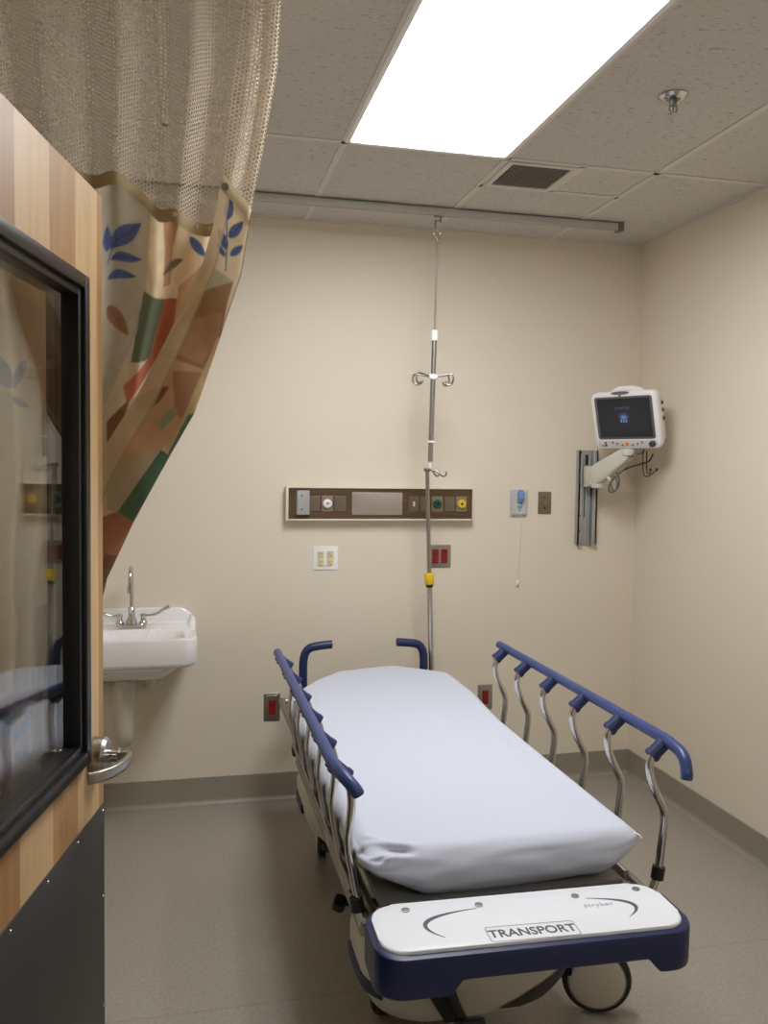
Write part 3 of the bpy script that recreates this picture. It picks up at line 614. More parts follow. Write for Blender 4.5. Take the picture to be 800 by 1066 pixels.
for gy_ in (.008, .026):
    bm = bm_new(); add_box(bm, (wx0 + .03, gy_, wz0 + .03), (wx1 - .03, gy_ + .006, wz1 - .03)); dobj('glass_pane', bm, GLASS, t, smooth=False)
bm = bm_new(); add_box(bm, (.003, -.0025, .02), (DW - .004, .0005, .86), .0008); kp = dobj('kick_plate', bm, KICK, t)
bm = bm_new()
for x, z in [(.012 + .0, .845), (.012, .66), (.012, .42), (.012, .2)] + [(.17 + .16 * i, .846) for i in range(6)]:
    add_lathe(bm, [(.0001, 0), (.0035, 0), (.003, .001), (.0001, .0016)], 10, T(x, -.0025, z) @ Rx(PI / 2))
dobj('screw', bm, CHROME, kp)
# lever handle
LZ = .985; lx = .07
bm = bm_new(); add_lathe(bm, [(.0001, 0), (.036, 0), (.038, .004), (.038, .024), (.033, .031), (.0001, .032)], 32, T(lx, 0, LZ) @ Rx(PI / 2)); rs = dobj('rose', bm, STEEL, t)
bm = bm_new(); add_lathe(bm, [(.0001, .03), (.013, .03), (.013, .05), (.016, .054), (.0001, .056)], 20, T(lx, 0, LZ) @ Rx(PI / 2)); dobj('neck', bm, CHROME, rs)
bm = bm_new(); pts = smooth_path([(lx - .002, -.03, LZ), (lx - .002, -.066, LZ), (lx + .006, -.078, LZ), (lx + .05, -.076, LZ - .002), (lx + .085, -.066, LZ - .003), (lx + .115, -.045, LZ - .003), (lx + .125, -.03, LZ - .003)], 2)
k = len(pts); rr = []
for i, p in enumerate(pts):
    d = (pts[min(i + 1, k - 1)] - pts[max(i - 1, 0)]).normalized(); side = Vector((0, 0, 1)).cross(d).normalized(); f_ = i / (k - 1)
    hw, hv = .006, .009 + .003 * f_
    rr.append([p + side * hw * x + Vector((0, 0, 1)) * hv * y for x, y in rrect(-1, -1, 1, 1, .5, 4)])
loft(bm, rr); dobj('lever', bm, STEEL, t, ang=50)
bm = bm_new(); add_box(bm, (-.0015, .008, LZ - .028), (.001, th - .008, LZ + .028)); dobj('latch_plate', bm, STEEL, t, smooth=False)

# ------------------------------------------------------------------ privacy curtain
def interp(tab, z):
    z_ = np.array([a for a, b in tab][::-1]); v_ = np.array([b for a, b in tab][::-1]); return np.interp(z, z_, v_)
XR = [(2.70, -2.056), (2.49, -2.068), (2.333, -2.094), (2.187, -2.122), (2.02, -2.147), (1.872, -2.195), (1.703, -2.25), (1.602, -2.306), (1.45, -2.386), (1.324, -2.443), (1.1, -2.49), (.35, -2.5)]
XF = [(2.70, -2.137), (2.413, -2.174), (2.224, -2.194), (2.112, -2.213), (2.031, -2.236), (1.873, -2.308), (1.762, -2.362), (1.627, -2.441), (1.545, -2.486), (1.35, -2.53), (.35, -2.58)]
XLF = [(2.70, -3.08), (2.3, -2.98), (2.0, -2.86), (1.6, -2.76), (1.2, -2.72), (.35, -2.70)]
WID = .95
def curtain_pt(s, z, amp=1.0):
    """s: 0 at the free edge, SF at the front fold, 1 at the far gathered end"""
    SF = .13; xr, xf, xl = interp(XR, z), interp(XF, z), interp(XLF, z)
    f = np.clip(s / SF, 0, 1); g = np.clip((s - SF) / (1 - SF), 0, 1)
    x = np.where(s < SF, xf + (xr - xf) * np.sin(f * PI / 2), xr + (xl - xr) * (1 - np.cos(g * PI / 2)) * .35 + (xl - xr) * g * .65)
    damp = np.clip((z - .3) / 2.4, 0.2, 1)
    ph = g * 2 * PI * 6.5 + .6 * np.sin(g * 9) + .25 * np.sin(z * 2.3)
    y = np.where(s < SF, -2.035 + .028 * f ** 2, -1.955 + .0 * g) + np.where(s < SF, 0, -.052 * np.exp(-g * 45))
    y = y + amp * np.where(s < SF, .006 * np.sin(f * 6 + z * 5) * (1 - f), np.minimum(1, g * 14) * (.034 * np.sin(ph)) * (.55 + .45 * damp) + .008 * np.sin(g * 70 + z * 2))
    # long soft drape folds running down toward the gathered corner
    y = y + .006 * np.sin((x * .8 + z * .45) * 38) * np.clip((2.2 - z) * 3, 0, 1)
    return x, y
def seam_z(s):
    SF = .13; X = curtain_pt(s, np.full_like(s, 2.2))[0]
    back = np.interp(X, [-3.1, -2.6, -2.492, -2.443, -2.395, -2.364, -2.332, -2.279, -2.218, -2.12], [2.25, 2.25, 2.245, 2.236, 2.226, 2.205, 2.176, 2.155, 2.148, 2.15])
    f = np.clip(s / SF, 0, 1); front = 2.232 - .07 * f - .01 * np.sin(f * PI)
    g = np.clip((s - SF) / .03, 0, 1)
    return np.where(s < SF, front, 2.162 * (1 - g) + back * g)
def grid_mesh(name, X, Y, Z, m, parent, cols=None, uv=None):
    nr, nc = X.shape; me = bpy.data.meshes.new(name); co = np.stack([X, Y, Z], -1).reshape(-1, 3)
    idx = np.arange(nr * nc).reshape(nr, nc); q_ = np.stack([idx[:-1, :-1], idx[:-1, 1:], idx[1:, 1:], idx[1:, :-1]], -1).reshape(-1, 4)
    me.vertices.add(len(co)); me.vertices.foreach_set('co', co.ravel()); me.loops.add(q_.size); me.loops.foreach_set('vertex_index', q_.ravel())
    me.polygons.add(len(q_)); me.polygons.foreach_set('loop_start', np.arange(0, q_.size, 4)); me.polygons.foreach_set('use_smooth', np.ones(len(q_), bool))
    me.update(calc_edges=True)
    if cols is not None:
        a = me.color_attributes.new('print', 'FLOAT_COLOR', 'POINT'); a.data.foreach_set('color', np.concatenate([cols.reshape(-1, 3), np.ones((nr * nc, 1))], 1).ravel())
    if uv is not None:
        l = me.uv_layers.new(name='UVMap'); l.data.foreach_set('uv', uv.reshape(-1, 2)[q_.ravel()].ravel())
    me.materials.append(m); o = bpy.data.objects.new(name, me); C.objects.link(o)
    if parent is not None: o.parent = parent
    return o
cur = thing('privacy_curtain', 'leaf-patterned cubicle curtain with a net top, swept behind the open door', 'curtain')
PB = [
    ((176, 164, 138), [(-2.51, 2.299), (-2.348, 2.207), (-2.361, 1.988), (-2.386, 1.877), (-2.446, 1.721), (-2.513, 1.675)]),
    ((228, 200, 152), [(-2.348, 2.207), (-2.202, 2.186), (-2.202, 2.087), (-2.257, 1.994), (-2.318, 1.891), (-2.343, 1.967), (-2.354, 2.076)]),
    ((186, 132, 88), [(-2.322, 2.148), (-2.283, 2.142), (-2.3, 2.075), (-2.305, 1.992), (-2.322, 1.99), (-2.318, 2.074)]),
    ((92, 98, 74), [(-2.365, 1.984), (-2.318, 1.96), (-2.352, 1.826), (-2.395, 1.817)]),
    ((178, 88, 52), [(-2.318, 1.96), (-2.287, 1.966), (-2.296, 1.881), (-2.404, 1.722), (-2.412, 1.762), (-2.365, 1.816), (-2.35, 1.83)]),
    ((120, 78, 48), [(-2.446, 1.677), (-2.399, 1.734), (-2.416, 1.656), (-2.446, 1.589)]),
    ((198, 150, 104), [(-2.287, 1.993), (-2.209, 2.082), (-2.244, 1.973), (-2.3, 1.892)]),
]
PF = [
    ((216, 196, 156), [(-2.258, 2.302), (-2.064, 2.321), (-2.124, 2.012), (-2.24, 1.962), (-2.226, 2.114)]),
    ((196, 182, 148), [(-2.226, 2.066), (-2.211, 2.039), (-2.232, 1.984), (-2.245, 1.979)]),
    ((170, 170, 132), [(-2.211, 2.024), (-2.165, 2.001), (-2.245, 1.962)]),
    ((150, 104, 70), [(-2.24, 1.968), (-2.165, 2.001), (-2.18, 1.948), (-2.193, 1.873), (-2.236, 1.784), (-2.331, 1.826), (-2.304, 1.877)]),
    ((170, 122, 84), [(-2.291, 1.895), (-2.189, 1.932), (-2.197, 1.873), (-2.236, 1.81), (-2.308, 1.838)]),
    ((196, 150, 106), [(-2.331, 1.826), (-2.231, 1.8), (-2.225, 1.767), (-2.278, 1.657), (-2.329, 1.612), (-2.383, 1.594), (-2.442, 1.545), (-2.441, 1.627), (-2.383, 1.73)]),
    ((164, 112, 76), [(-2.299, 1.791), (-2.223, 1.794), (-2.265, 1.668), (-2.295, 1.7)]),
    ((206, 150, 108), [(-2.425, 1.649), (-2.342, 1.681), (-2.329, 1.651), (-2.363, 1.616), (-2.425, 1.597)]),
    ((196, 164, 112), [(-2.201, 1.873), (-2.182, 1.878), (-2.265, 1.679), (-2.287, 1.613), (-2.32, 1.612), (-2.282, 1.678)]),
    ((140, 150, 110), [(-2.325, 1.686), (-2.295, 1.713), (-2.287, 1.7), (-2.325, 1.656)]),
    ((66, 100, 74), [(-2.325, 1.616), (-2.295, 1.597), (-2.371, 1.433), (-2.419, 1.476)]),
    ((78, 112, 82), [(-2.265, 1.696), (-2.248, 1.701), (-2.291, 1.591), (-2.31, 1.608)]),
    ((178, 160, 122), [(-2.441, 1.588), (-2.363, 1.603), (-2.329, 1.612), (-2.421, 1.474), (-2.442, 1.481)]),
    ((160, 96, 58), [(-2.419, 1.476), (-2.371, 1.442), (-2.405, 1.346), (-2.467, 1.242), (-2.466, 1.459)]),
    ((110, 72, 46), [(-2.446, 1.383), (-2.409, 1.372), (-2.43, 1.302), (-2.467, 1.286)]),
]
LB = [
    ((66, 84, 140), (-2.437, 2.066), (-2.371, 2.138), 0.36),
    ((66, 84, 140), (-2.437, 2.044), (-2.369, 2.055), 0.32),
    ((66, 84, 140), (-2.445, 2.005), (-2.382, 2.013), 0.34),
    ((66, 84, 140), (-2.445, 2.065), (-2.445, 2.121), 0.4),
    ((66, 84, 140), (-2.261, 2.113), (-2.226, 2.072), 0.45),
    ((120, 100, 78), (-2.322, 2.021), (-2.277, 2.055), 0.3),
    ((150, 96, 62), (-2.445, 1.94), (-2.399, 1.877), 0.42),
]
LF = [
    ((66, 84, 140), (-2.181, 2.134), (-2.172, 2.186), 0.42),
    ((66, 84, 140), (-2.176, 2.096), (-2.144, 2.137), 0.42),
    ((66, 84, 140), (-2.181, 2.069), (-2.2, 2.115), 0.4),
    ((66, 84, 140), (-2.172, 2.057), (-2.144, 2.085), 0.42),
    ((66, 84, 140), (-2.185, 2.052), (-2.204, 2.081), 0.36),
    ((132, 82, 52), (-2.381, 1.706), (-2.308, 1.756), 0.4),
]
SB = [
    ((66, 84, 140), [(-2.445, 2.037), (-2.432, 2.066), (-2.407, 2.098)], 0.002758620689655172),
]
SF_ = [
    ((66, 84, 140), [(-2.183, 2.022), (-2.181, 2.085), (-2.181, 2.134)], 0.0025287356321839084),
]
def pip(poly, X, Z):
    ins = np.zeros(X.shape, bool); n = len(poly)
    for i in range(n):
        x1, z1 = poly[i]; x2, z2 = poly[(i + 1) % n]
        if z1 == z2: continue
        c_ = ((z1 > Z) != (z2 > Z)) & (X < (x2 - x1) * (Z - z1) / (z2 - z1) + x1); ins ^= c_
    return ins
def paint(X, Z, layer):
    col = np.empty(X.shape + (3,)); lin = lambda c: np.array(srgb(*c)[:3])
    soft = lambda v: np.clip((v * .86 + v.mean() * .14) ** .8 * 1.08, 0, .85); lin0 = lin; lin = lambda c: soft(lin0(c))
    base, polys, leaves, stems = ((214, 190, 150), PF, LF, SF_) if layer == 'f' else ((200, 182, 148), PB, LB, SB)
    col[:] = lin(base)
    if layer == 'b':      # the repeat further along the cloth: soft blocks of tan and brown
        k = np.floor((X + 3.2) / .17 + .6 * np.sin(np.floor(Z / .21) * 2.1)); h = np.abs(np.sin(k * 12.9 + np.floor(Z / .21) * 78.2)) 
        far = X < -2.5
        for lo, hi, c_ in ((0, .3, (176, 138, 96)), (.3, .6, (148, 100, 66)), (.6, .72, (130, 130, 100)), (.72, 1.1, (196, 168, 126))): col[far & (h >= lo) & (h < hi)] = lin(c_)
    for c_, p in polys: col[pip(p, X, Z)] = lin(c_)
    if layer == 'b':
        for zc_ in (.95, 1.75): 
            for xc_ in (-2.66, -2.82): leaves = leaves + [((66, 84, 140), (xc_, zc_), (xc_ - .035, zc_ + .085), .4), ((66, 84, 140), (xc_ + .01, zc_), (xc_ + .045, zc_ + .06), .4), ((66, 84, 140), (xc_ + .005, zc_ - .02), (xc_ + .05, zc_ - .045), .38)]
    for c_, p, wd in stems:
        for a, b in zip(p, p[1:]):
            a, b = np.array(a), np.array(b); d = b - a; L2 = d @ d; t_ = np.clip(((X - a[0]) * d[0] + (Z - a[1]) * d[1]) / L2, 0, 1)
            col[np.hypot(X - a[0] - t_ * d[0], Z - a[1] - t_ * d[1]) < wd * .6] = lin(c_)
    for c_, a, b, k in leaves:
        a, b = np.array(a), np.array(b); d = b - a; Ln = np.hypot(*d); e = d / Ln; u_ = (X - a[0]) * e[0] + (Z - a[1]) * e[1]; v_ = -(X - a[0]) * e[1] + (Z - a[1]) * e[0]
        f = np.clip(u_ / Ln, 0, 1); wd = k * Ln * .5 * np.sin(PI * f ** .8) ** .8
        ins = (u_ > 0) & (u_ < Ln) & (np.abs(v_) < wd); col[ins] = lin(c_)
        rib = ins & ((np.abs(v_) < .0016) | (np.abs(((u_ - np.abs(v_) * .9) % .014) - .007) < .0009)); col[rib] = lin(c_) * .72
    rs_ = np.random.RandomState(3); col *= (1 + .05 * np.sin(X * 130 + np.sin(Z * 60)) * np.sin(Z * 95))[..., None]
    return col
SFv = .13
s_f = np.linspace(0, SFv, 80); s_b = np.concatenate([np.linspace(SFv, .42, 340)[1:], np.linspace(.42, 1, 160)[1:]])
s_all = np.concatenate([s_f, s_b])
tz = np.concatenate([np.linspace(0, 1, 500)])
sz = seam_z(s_all); zb = .36
rowsZ = []
for k in tz:
    # dense rows to z=1.2, sparse below
    rowsZ.append(sz + (1.2 - sz) * (k / .88) if k < .88 else 1.2 + (zb - 1.2) * ((k - .88) / .12) + 0 * sz)
Zc = np.array(rowsZ); Sg = np.broadcast_to(s_all, Zc.shape); Xc, Yc = curtain_pt(Sg, Zc)
colr = 0
for ox_, oz_ in ((-.0008, -.0012), (.0008, -.0004), (-.0004, .0006), (.001, .0013)): colr = colr + np.where((Sg < SFv)[..., None], paint(Xc + ox_, Zc + oz_, 'f'), paint(Xc + ox_, Zc + oz_, 'b')) / 4
# side hem along the free edge and wrong side of the far cloth
hem = (Sg < .028); colr[hem] = colr[hem] * .25 + np.array(srgb(226, 208, 176)[:3]) * .75
st = (Sg > .026) & (Sg < .029); colr[st] *= .75
grid_mesh('fabric_panel', Xc, Yc, Zc, PRINT, cur, cols=colr)
# heading band that joins net and cloth, with snaps
def band(z_off0, z_off1, m, dy):
    ks = np.linspace(0, 1, 7); Zb = np.array([sz + z_off0 + (z_off1 - z_off0) * k for k in ks]) ; Sb = np.broadcast_to(s_all, Zb.shape); Xb, Yb = curtain_pt(Sb, Zb)
    return Xb, Yb - dy - .0015 * np.sin(ks * PI)[:, None], Zb
Xb, Yb, Zb = band(.0, -.03, None, .003); sel = np.where(s_all > SFv + .005)[0]
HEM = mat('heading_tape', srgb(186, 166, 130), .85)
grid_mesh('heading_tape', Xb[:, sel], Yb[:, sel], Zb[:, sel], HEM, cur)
sel2 = np.where(s_all <= SFv + .005)[0]; Xb, Yb, Zb = band(.0, -.03, None, .003)
grid_mesh('heading_tape', Xb[:, sel2], Yb[:, sel2], Zb[:, sel2], mat('heading_tape_pale', srgb(206, 188, 152), .85), cur)
for sv in (.175, .215, .26, .31, .37):
    sa = np.array([sv]); z_ = seam_z(sa) - .013; x_, y_ = curtain_pt(sa, z_); bm = bm_new()
    add_lathe(bm, [(.0001, 0), (.0065, 0), (.005, .003), (.0001, .004)], 14, T(float(x_[0]), float(y_[0]) - .003, float(z_[0])) @ Rx(PI / 2)); obj('snap', bm, mat('snap_pearl', srgb(205, 195, 170), .35), cur)
sa = np.array([.012]); z_ = seam_z(sa) - .018; x_, y_ = curtain_pt(sa, z_); bm = bm_new()
gm = T(float(x_[0]), float(y_[0]) - .004, float(z_[0])) @ Rx(PI / 2)
add_lathe(bm, [(.0035, 0), (.0085, 0), (.008, .002), (.0045, .002)], 18, gm); g_ = obj('grommet', bm, DULL, cur)
bm = bm_new(); add_lathe(bm, [(.0001, .0), (.004, .0), (.004, .0012), (.0001, .0012)], 12, gm); obj('grommet_hole', bm, BLACK, g_)
# net top: front flap and back cloth
ks = np.linspace(0, 1, 70); s_n = np.concatenate([np.linspace(0, SFv, 40), np.linspace(SFv, 1, 420)[1:]]); sn = seam_z(s_n) - .004
Zn = np.array([sn + (H - .03 - sn) * k for k in ks]); Sn = np.broadcast_to(s_n, Zn.shape); Xn, Yn = curtain_pt(Sn, Zn)
dx = np.diff(Xn[20], prepend=Xn[20][0]); dy_ = np.diff(Yn[20], prepend=Yn[20][0]); arc = np.cumsum(np.hypot(dx, dy_))
U = np.broadcast_to(arc, Zn.shape); V = Zn * 1.0
grid_mesh('netting', Xn, Yn, Zn, NET, cur, uv=np.stack([U, V], -1))
# top tape and hooks under the track
top = bm_new(); tk = thing('curtain_track', 'white aluminium curtain track along the ceiling carrying the net-topped curtain', 'curtain track', (-2.6, -1.96, H))
bm = bm_new(); add_box(bm, (-.62, -.012, -.02), (.55, .012, 0), .002); obj('channel', bm, WHITE, tk)
for i in range(12):
    bm = bm_new(); add_tube(bm, [(-.56 + i * .094, 0, -.012), (-.56 + i * .094, 0, -.036)], .003, 6); obj('carrier', bm, WHITE, tk)
top.free()

# ------------------------------------------------------------------ stretcher
SO = Vector((-1.52, -1.2, 0))
st_ = thing('hospital_stretcher', 'wheeled hospital stretcher with blue-topped chrome side rails and a white foot shelf', 'stretcher', SO)
def sobj(name, bm, m, parent=st_, **k):
    bmesh.ops.translate(bm, vec=-SO, verts=bm.verts); return obj(name, bm, m, parent, **k)
XC = -1.52
# base hood: hull with waist, tapering under; rising lower edge at both sides
def hood_outline(inset):
    o = []; n = 26
    pts = rrect(-.296 + inset, -1.975 + inset, .315 - inset, -.42 - inset, .13, 8)
    m_ = len(pts); out = []; base = rrect(-.296, -1.975, .315, -.42, .13, 8)
    for i in range(m_):
        a, b = Vector(pts[i]), Vector(pts[(i + 1) % m_]); k = max(1, int((Vector(base[(i + 1) % m_]) - Vector(base[i])).length / .035))
        for j in range(k): out.append(a.lerp(b, j / k))
    res = []
    for p in out:
        ymid = sm(-1.72, -1.45, p.y) * (1 - sm(-.95, -.7, p.y)); res.append((p.x * (1 - .38 * ymid), p.y))
    return res
bm = bm_new(); rings = []
for z, ins in ((.088, .12), (.098, .09), (.115, .065), (.14, .036), (.18, .018), (.215, .008), (.25, .002), (.29, 0), (.32, .008), (.335, .025), (.342, .06), (.345, .12)):
    rings.append([(XC + x, y, z + (.10 if x > 0 else .01) * (abs(x) / .315) ** 3 * max(0, 1 - (z - .105) / .2)) for x, y in hood_outline(ins)])
loft(bm, rings); hood = sobj('base_hood', bm, mat('hood_white', srgb(205, 204, 194), .4), ang=60)
# blue bumper band wrapping the four corners
def band_pts(i0, i1, z): pass
oo = hood_outline(.008); n = len(oo)
def corner_band(ok):
    seq = [p for p in oo if ok(p)]; cx = sum(p[0] for p in seq) / len(seq); cy = sum(p[1] for p in seq) / len(seq)
    seq.sort(key=lambda p: math.atan2(p[1] - cc[1], p[0] - cc[0])); return seq
for sx, sy, cc in ((-1, -1, (-.15, -1.75)), (-1, 1, (-.15, -.62)), (1, -1, (.15, -1.75)), (1, 1, (.15, -.62))):
    seq = [p for p in oo if p[0] * sx > (.24 if sy < 0 else .17) and ((-(1.93 if sx > 0 else 2.1) < p[1] < -1.68) if sy < 0 else (p[1] > -.72))]
    if sx < 0: seq.sort(key=lambda p: math.atan2(p[1] - cc[1], -(p[0] - cc[0])))
    else: seq.sort(key=lambda p: math.atan2(p[1] - cc[1], p[0] - cc[0]))
    bm = bm_new(); rr = []
    for x, y in seq:
        c0 = Vector((XC + x, y, .224)); d = Vector((x - cc[0], y - cc[1], 0)).normalized()
        rr.append([c0 + d * (.012 * a) + Vector((0, 0, .018 * b)) for a, b in rrect(-1, -1, 1, 1, .5, 3)])
    loft(bm, rr); sobj('corner_bumper', bm, NAVY, ang=60)
# swoosh and seam on the hood end
def plane_prism(bm, pts, y, d): add_prism(bm, [(x, z) for x, z in pts], 0, d, T(0, y, 0) @ Rx(PI / 2))
bm = bm_new(); sw = [(-1.458, .150), (-1.41, .178), (-1.357, .212), (-1.276, .262), (-1.223, .296), (-1.228, .262), (-1.245, .232), (-1.274, .198), (-1.331, .164), (-1.396, .146)]
def on_hull(x, z):      # front surface of the hood
    best = None; lx_ = abs(x - XC)
    tab = ((.105, .10), (.115, .065), (.14, .036), (.18, .018), (.215, .008), (.25, .002), (.29, 0), (.32, .008))
    zz = z - .10 * (lx_ / .315) ** 3 * max(0, 1 - (z - .105) / .2)
    ins = np.interp(zz, [a for a, b in tab], [b for a, b in tab]); y = -1.975 + ins
    r_ = .13; ex = lx_ - (.315 - ins - r_)
    if ex > 0: y = y + r_ - math.sqrt(max(0, r_ * r_ - min(ex, r_) ** 2))
    return y - .003
from mathutils.geometry import tessellate_polygon
def hull_patch(bm, pts):
    t_ = bmesh.new(); vs = [t_.verts.new((x, 0, z)) for x, z in pts]; t_.faces.new(vs); bmesh.ops.triangulate(t_, faces=t_.faces[:])
    for _ in range(3): bmesh.ops.subdivide_edges(t_, edges=[e for e in t_.edges if e.calc_length() > .015], cuts=1); bmesh.ops.triangulate(t_, faces=t_.faces[:])
    for v in t_.verts: v.co.y = on_hull(v.co.x, v.co.z)
    merge(bm, t_)
hull_patch(bm, sw); sobj('swoosh_decal', bm, DGREY, hood)
bm = bm_new(); hull_patch(bm, [(-1.578, .287), (-1.373, .287), (-1.373, .2835), (-1.578, .2835)]); sobj('hood_seam', bm, DGREY, hood)
# casters
def caster(x, y, rot, label=None):
    M = T(x, y, .1) @ Rz(rot)      # axle along local y
    bm = bm_new(); prof = [(.07, -.018), (.094, -.016), (.1, -.008), (.1, .008), (.094, .016), (.07, .018)]
    add_lathe(bm, prof, 36, M @ Rx(PI / 2)); tr_ = sobj('caster', bm, RUBBER)
    for s in (-1, 1):
        bm = bm_new(); add_lathe(bm, [(.0001, .026), (.03, .026), (.066, .023), (.08, .018), (.082, .014), (.0001, .012)], 36, M @ Rx(PI / 2 * s)); sobj('wheel_cover', bm, WARM, tr_)
        bm = bm_new(); add_lathe(bm, [(.080, .0180), (.084, .0185), (.086, .015), (.080, .015)], 36, M @ Rx(PI / 2 * s)); sobj('rim_ring', bm, DULL, tr_)
    bm = bm_new(); c0 = M @ Vector((-.09, 0, .0)) 
    off = M.to_3x3() @ Vector((-.055, 0, 0))
    p0 = M @ Vector((0, .026, 0)); p1 = M @ Vector((-.03, .03, .1)); add_tube(bm, [p0, p1], .008, 8)
    add_box(bm, (-.05, -.02, .100), (.02, .034, .115), .004, M=M); add_tube(bm, [M @ Vector((-.03, 0, .105)), M @ Vector((-.03, 0, .17))], .014, 12); sobj('fork', bm, DGREY, tr_)
caster(-1.095, -1.795, math.radians(-20))
caster(-1.70, -1.66, math.radians(60)); caster(-1.72, -.62, math.radians(80)); caster(-1.26, -.62, math.radians(75))
# dark disc standing in for the shaded round opening in the head corner hood
bm = bm_new(); add_lathe(bm, [(.0001, 0), (.03, 0), (.026, .008), (.0001, .008)], 24, T(XC - .268, -.70, .20) @ Ry(-PI / 2 - .2)); sobj('opening_disc', bm, DGREY)
# lift columns and litter frame
for y in (-1.55, -.78):
    bm = bm_new(); add_lathe(bm, [(.0001, .3), (.085, .3), (.085, .36), (.06, .365), (.06, .44), (.05, .445), (.05, .52), (.0001, .52)], 24, T(XC, y, 0)); sobj('lift_column', bm, DGREY)
bm = bm_new()
for s in (-1, 1): add_tube(bm, [(XC + s * .325, -.24, .535), (XC + s * .325, -2.19, .535)], .016, 12)
for y in (-.24, -.8, -1.5, -2.19): add_tube(bm, [(XC - .325, y, .535), (XC + .325, y, .535)], .014, 12)
for s in (-.12, .12): add_box(bm, (XC + s - .02, -2.2, .515), (XC + s + .02, -.25, .535), .004)
fr_ = sobj('litter_frame', bm, DULL)
bm = bm_new(); add_box(bm, (XC - .31, -2.14, .556), (XC + .31, -.36, .574), .006); sobj('litter_deck', bm, mat('deck_grey', srgb(120, 120, 116), .45))
for x, k_ in ((-1.208, 1), (-1.842, .6)):
    bm = bm_new(); add_prism(bm, [(-.03 * k_, -.012), (.024 * k_, -.018), (.03 * k_, .010), (-.02 * k_, .014)], 0, .010, T(x, -2.165, .556) @ Rz(.3), .003); sobj('strap_end', bm, BRASS)
# foot pedals: central black lever at the foot end and side ones
bm = bm_new(); add_tube(bm, smooth_path([(-1.6, -1.9, .33), (-1.62, -1.98, .30), (-1.61, -2.03, .24), (-1.585, -2.05, .19)], 2), .013, 10)
add_prism(bm, rrect(-.035, -.03, .035, .03, .014, 4), 0, .02, T(-1.575, -2.06, .19) @ Rx(-.5), .005); sobj('foot_pedal', bm, BLACK)
bm = bm_new(); add_prism(bm, [(-1.675, .34), (-1.63, .34), (-1.622, .26), (-1.56, .165), (-1.62, .165), (-1.665, .24)], 0, .012, T(0, -1.985, 0) @ Rx(PI / 2), .003); sobj('pedal_arm', bm, RUBBER)
for x, y in ((-1.862, -1.78), (-1.83, -1.42)):
    bm = bm_new(); add_tube(bm, smooth_path([(XC - .17, y, .32), (XC - .2, y, .375), (XC - .25, y, .39), (x, y, .40)], 2), .011, 10); add_prism(bm, rrect(-.034, -.018, .034, .018, .014, 4), -.008, .010, T(x, y - .01, .40) @ Rz(1.2) @ Rx(.3), .004); sobj('side_pedal', bm, BLACK)

# side rails
def rail(sg, xr_, label):
    """sg = +1 right, -1 left; post profile is given outward of the grip line"""
    X = lambda a: xr_ + sg * a
    ys = [-2.095 + i * .2235 for i in range(6)]
    bo = .004; bx_ = -.03 if sg > 0 else -.078
    bm = bm_new(); add_tube(bm, [(X(bx_), -.93, .498), (X(bx_), -2.12, .498)], .011, 12); add_box(bm, (min(X(bx_ - .02), X(bx_ - .006)), -2.0, .48), (max(X(bx_ - .02), X(bx_ - .006)), -1.1, .52), .003)
    if sg < 0: add_tube(bm, [(X(-.058), -.95, .57), (X(-.058), -2.06, .57)], .0075, 10); add_tube(bm, [(X(-.07), -.95, .535), (X(-.07), -2.06, .535)], .0075, 10)
    for y in (-.99, -2.06): add_tube(bm, [(X(bx_), y, .498), (X(-.10), y, .51), (XC + sg * .32, y, .53)], .012, 10)
    rl = sobj('side_rail', bm, DULL, label=label)
    bm = bm_new(); tipx = -.012 if sg > 0 else -.034
    pts = smooth_path([(xr_, -.915, .903), (xr_, -2.06, .903), (xr_, -2.12, .902), (X(tipx * .4), -2.19, .893 if sg > 0 else .896), (X(tipx), -2.215, .86 if sg > 0 else .876), (X(tipx * 1.15), -2.217, .845 if sg > 0 else .866)], 3)
    add_tube(bm, pts, .0148, 18); add_lathe(bm, [(.0001, .0148), (.007, .013), (.012, .007), (.0148, 0)], 18, T(xr_, -.915, .903) @ Rx(-PI / 2)); sobj('grip', bm, BLUE_RAIL, rl)
    bm = bm_new(); e_ = pts[-1]; d_ = (pts[-1] - pts[-2]).normalized(); add_tube(bm, [e_, e_ + d_ * .003], .013, 14); sobj('end_plug', bm, BLACK, rl)
    for i, y in enumerate(ys):
        bm = bm_new(); p0, p1 = Vector((X(-.002), y, .893)), Vector((X(-.03), y, .868)); add_tube(bm, [p0, p1], .0185, 16)
        d_ = (p1 - p0).normalized(); add_tube(bm, [p1, p1 + d_ * .012], .0205, 16); add_tube(bm, [p0 + Vector((0, 0, .0)), p0 + Vector((0, .0, .002)) - d_ * .01], .014, 12)
        sobj('collar', bm, BLUE, rl)
        bm = bm_new(); pp = [(X(-.033), y, .866), (X(-.045), y, .84), (X(-.05), y, .80), (X(-.045), y, .75), (X(-.04), y, .71), (X(-.05), y, .65), (X(-.068), y, .56), (X(-.075), y, .52), (X(-.08), y, .495)] if sg < 0 else [(X(-.033), y, .866), (X(-.042), y, .84), (X(-.04), y, .81), (X(-.022), y, .765), (X(bo), y, .72), (X(bo + .002), y, .69), (X(min(bo, -.002)), y, .62), (X(-.008), y, .555), (X(-.02), y, .52), (X(-.032), y, .495)]
        pth = smooth_path(pp, 2); rr_ = [.0104] * len(pth); add_tube(bm, pth, rr_, 14); sobj('post', bm, CHROME, rl)
        if i not in (0, 5): continue
        bm = bm_new(); xq = 0 if sg > 0 else -.056; add_tube(bm, [(X(xq - .006), y, .572), (X(xq - .011), y, .54)], .0165, 14); sobj('bottom_collar', bm, BLACK, rl)
rail(1, -1.08, 'raised right side rail with curved blue grip'); rail(-1, -1.94, 'raised left side rail with curved blue grip')

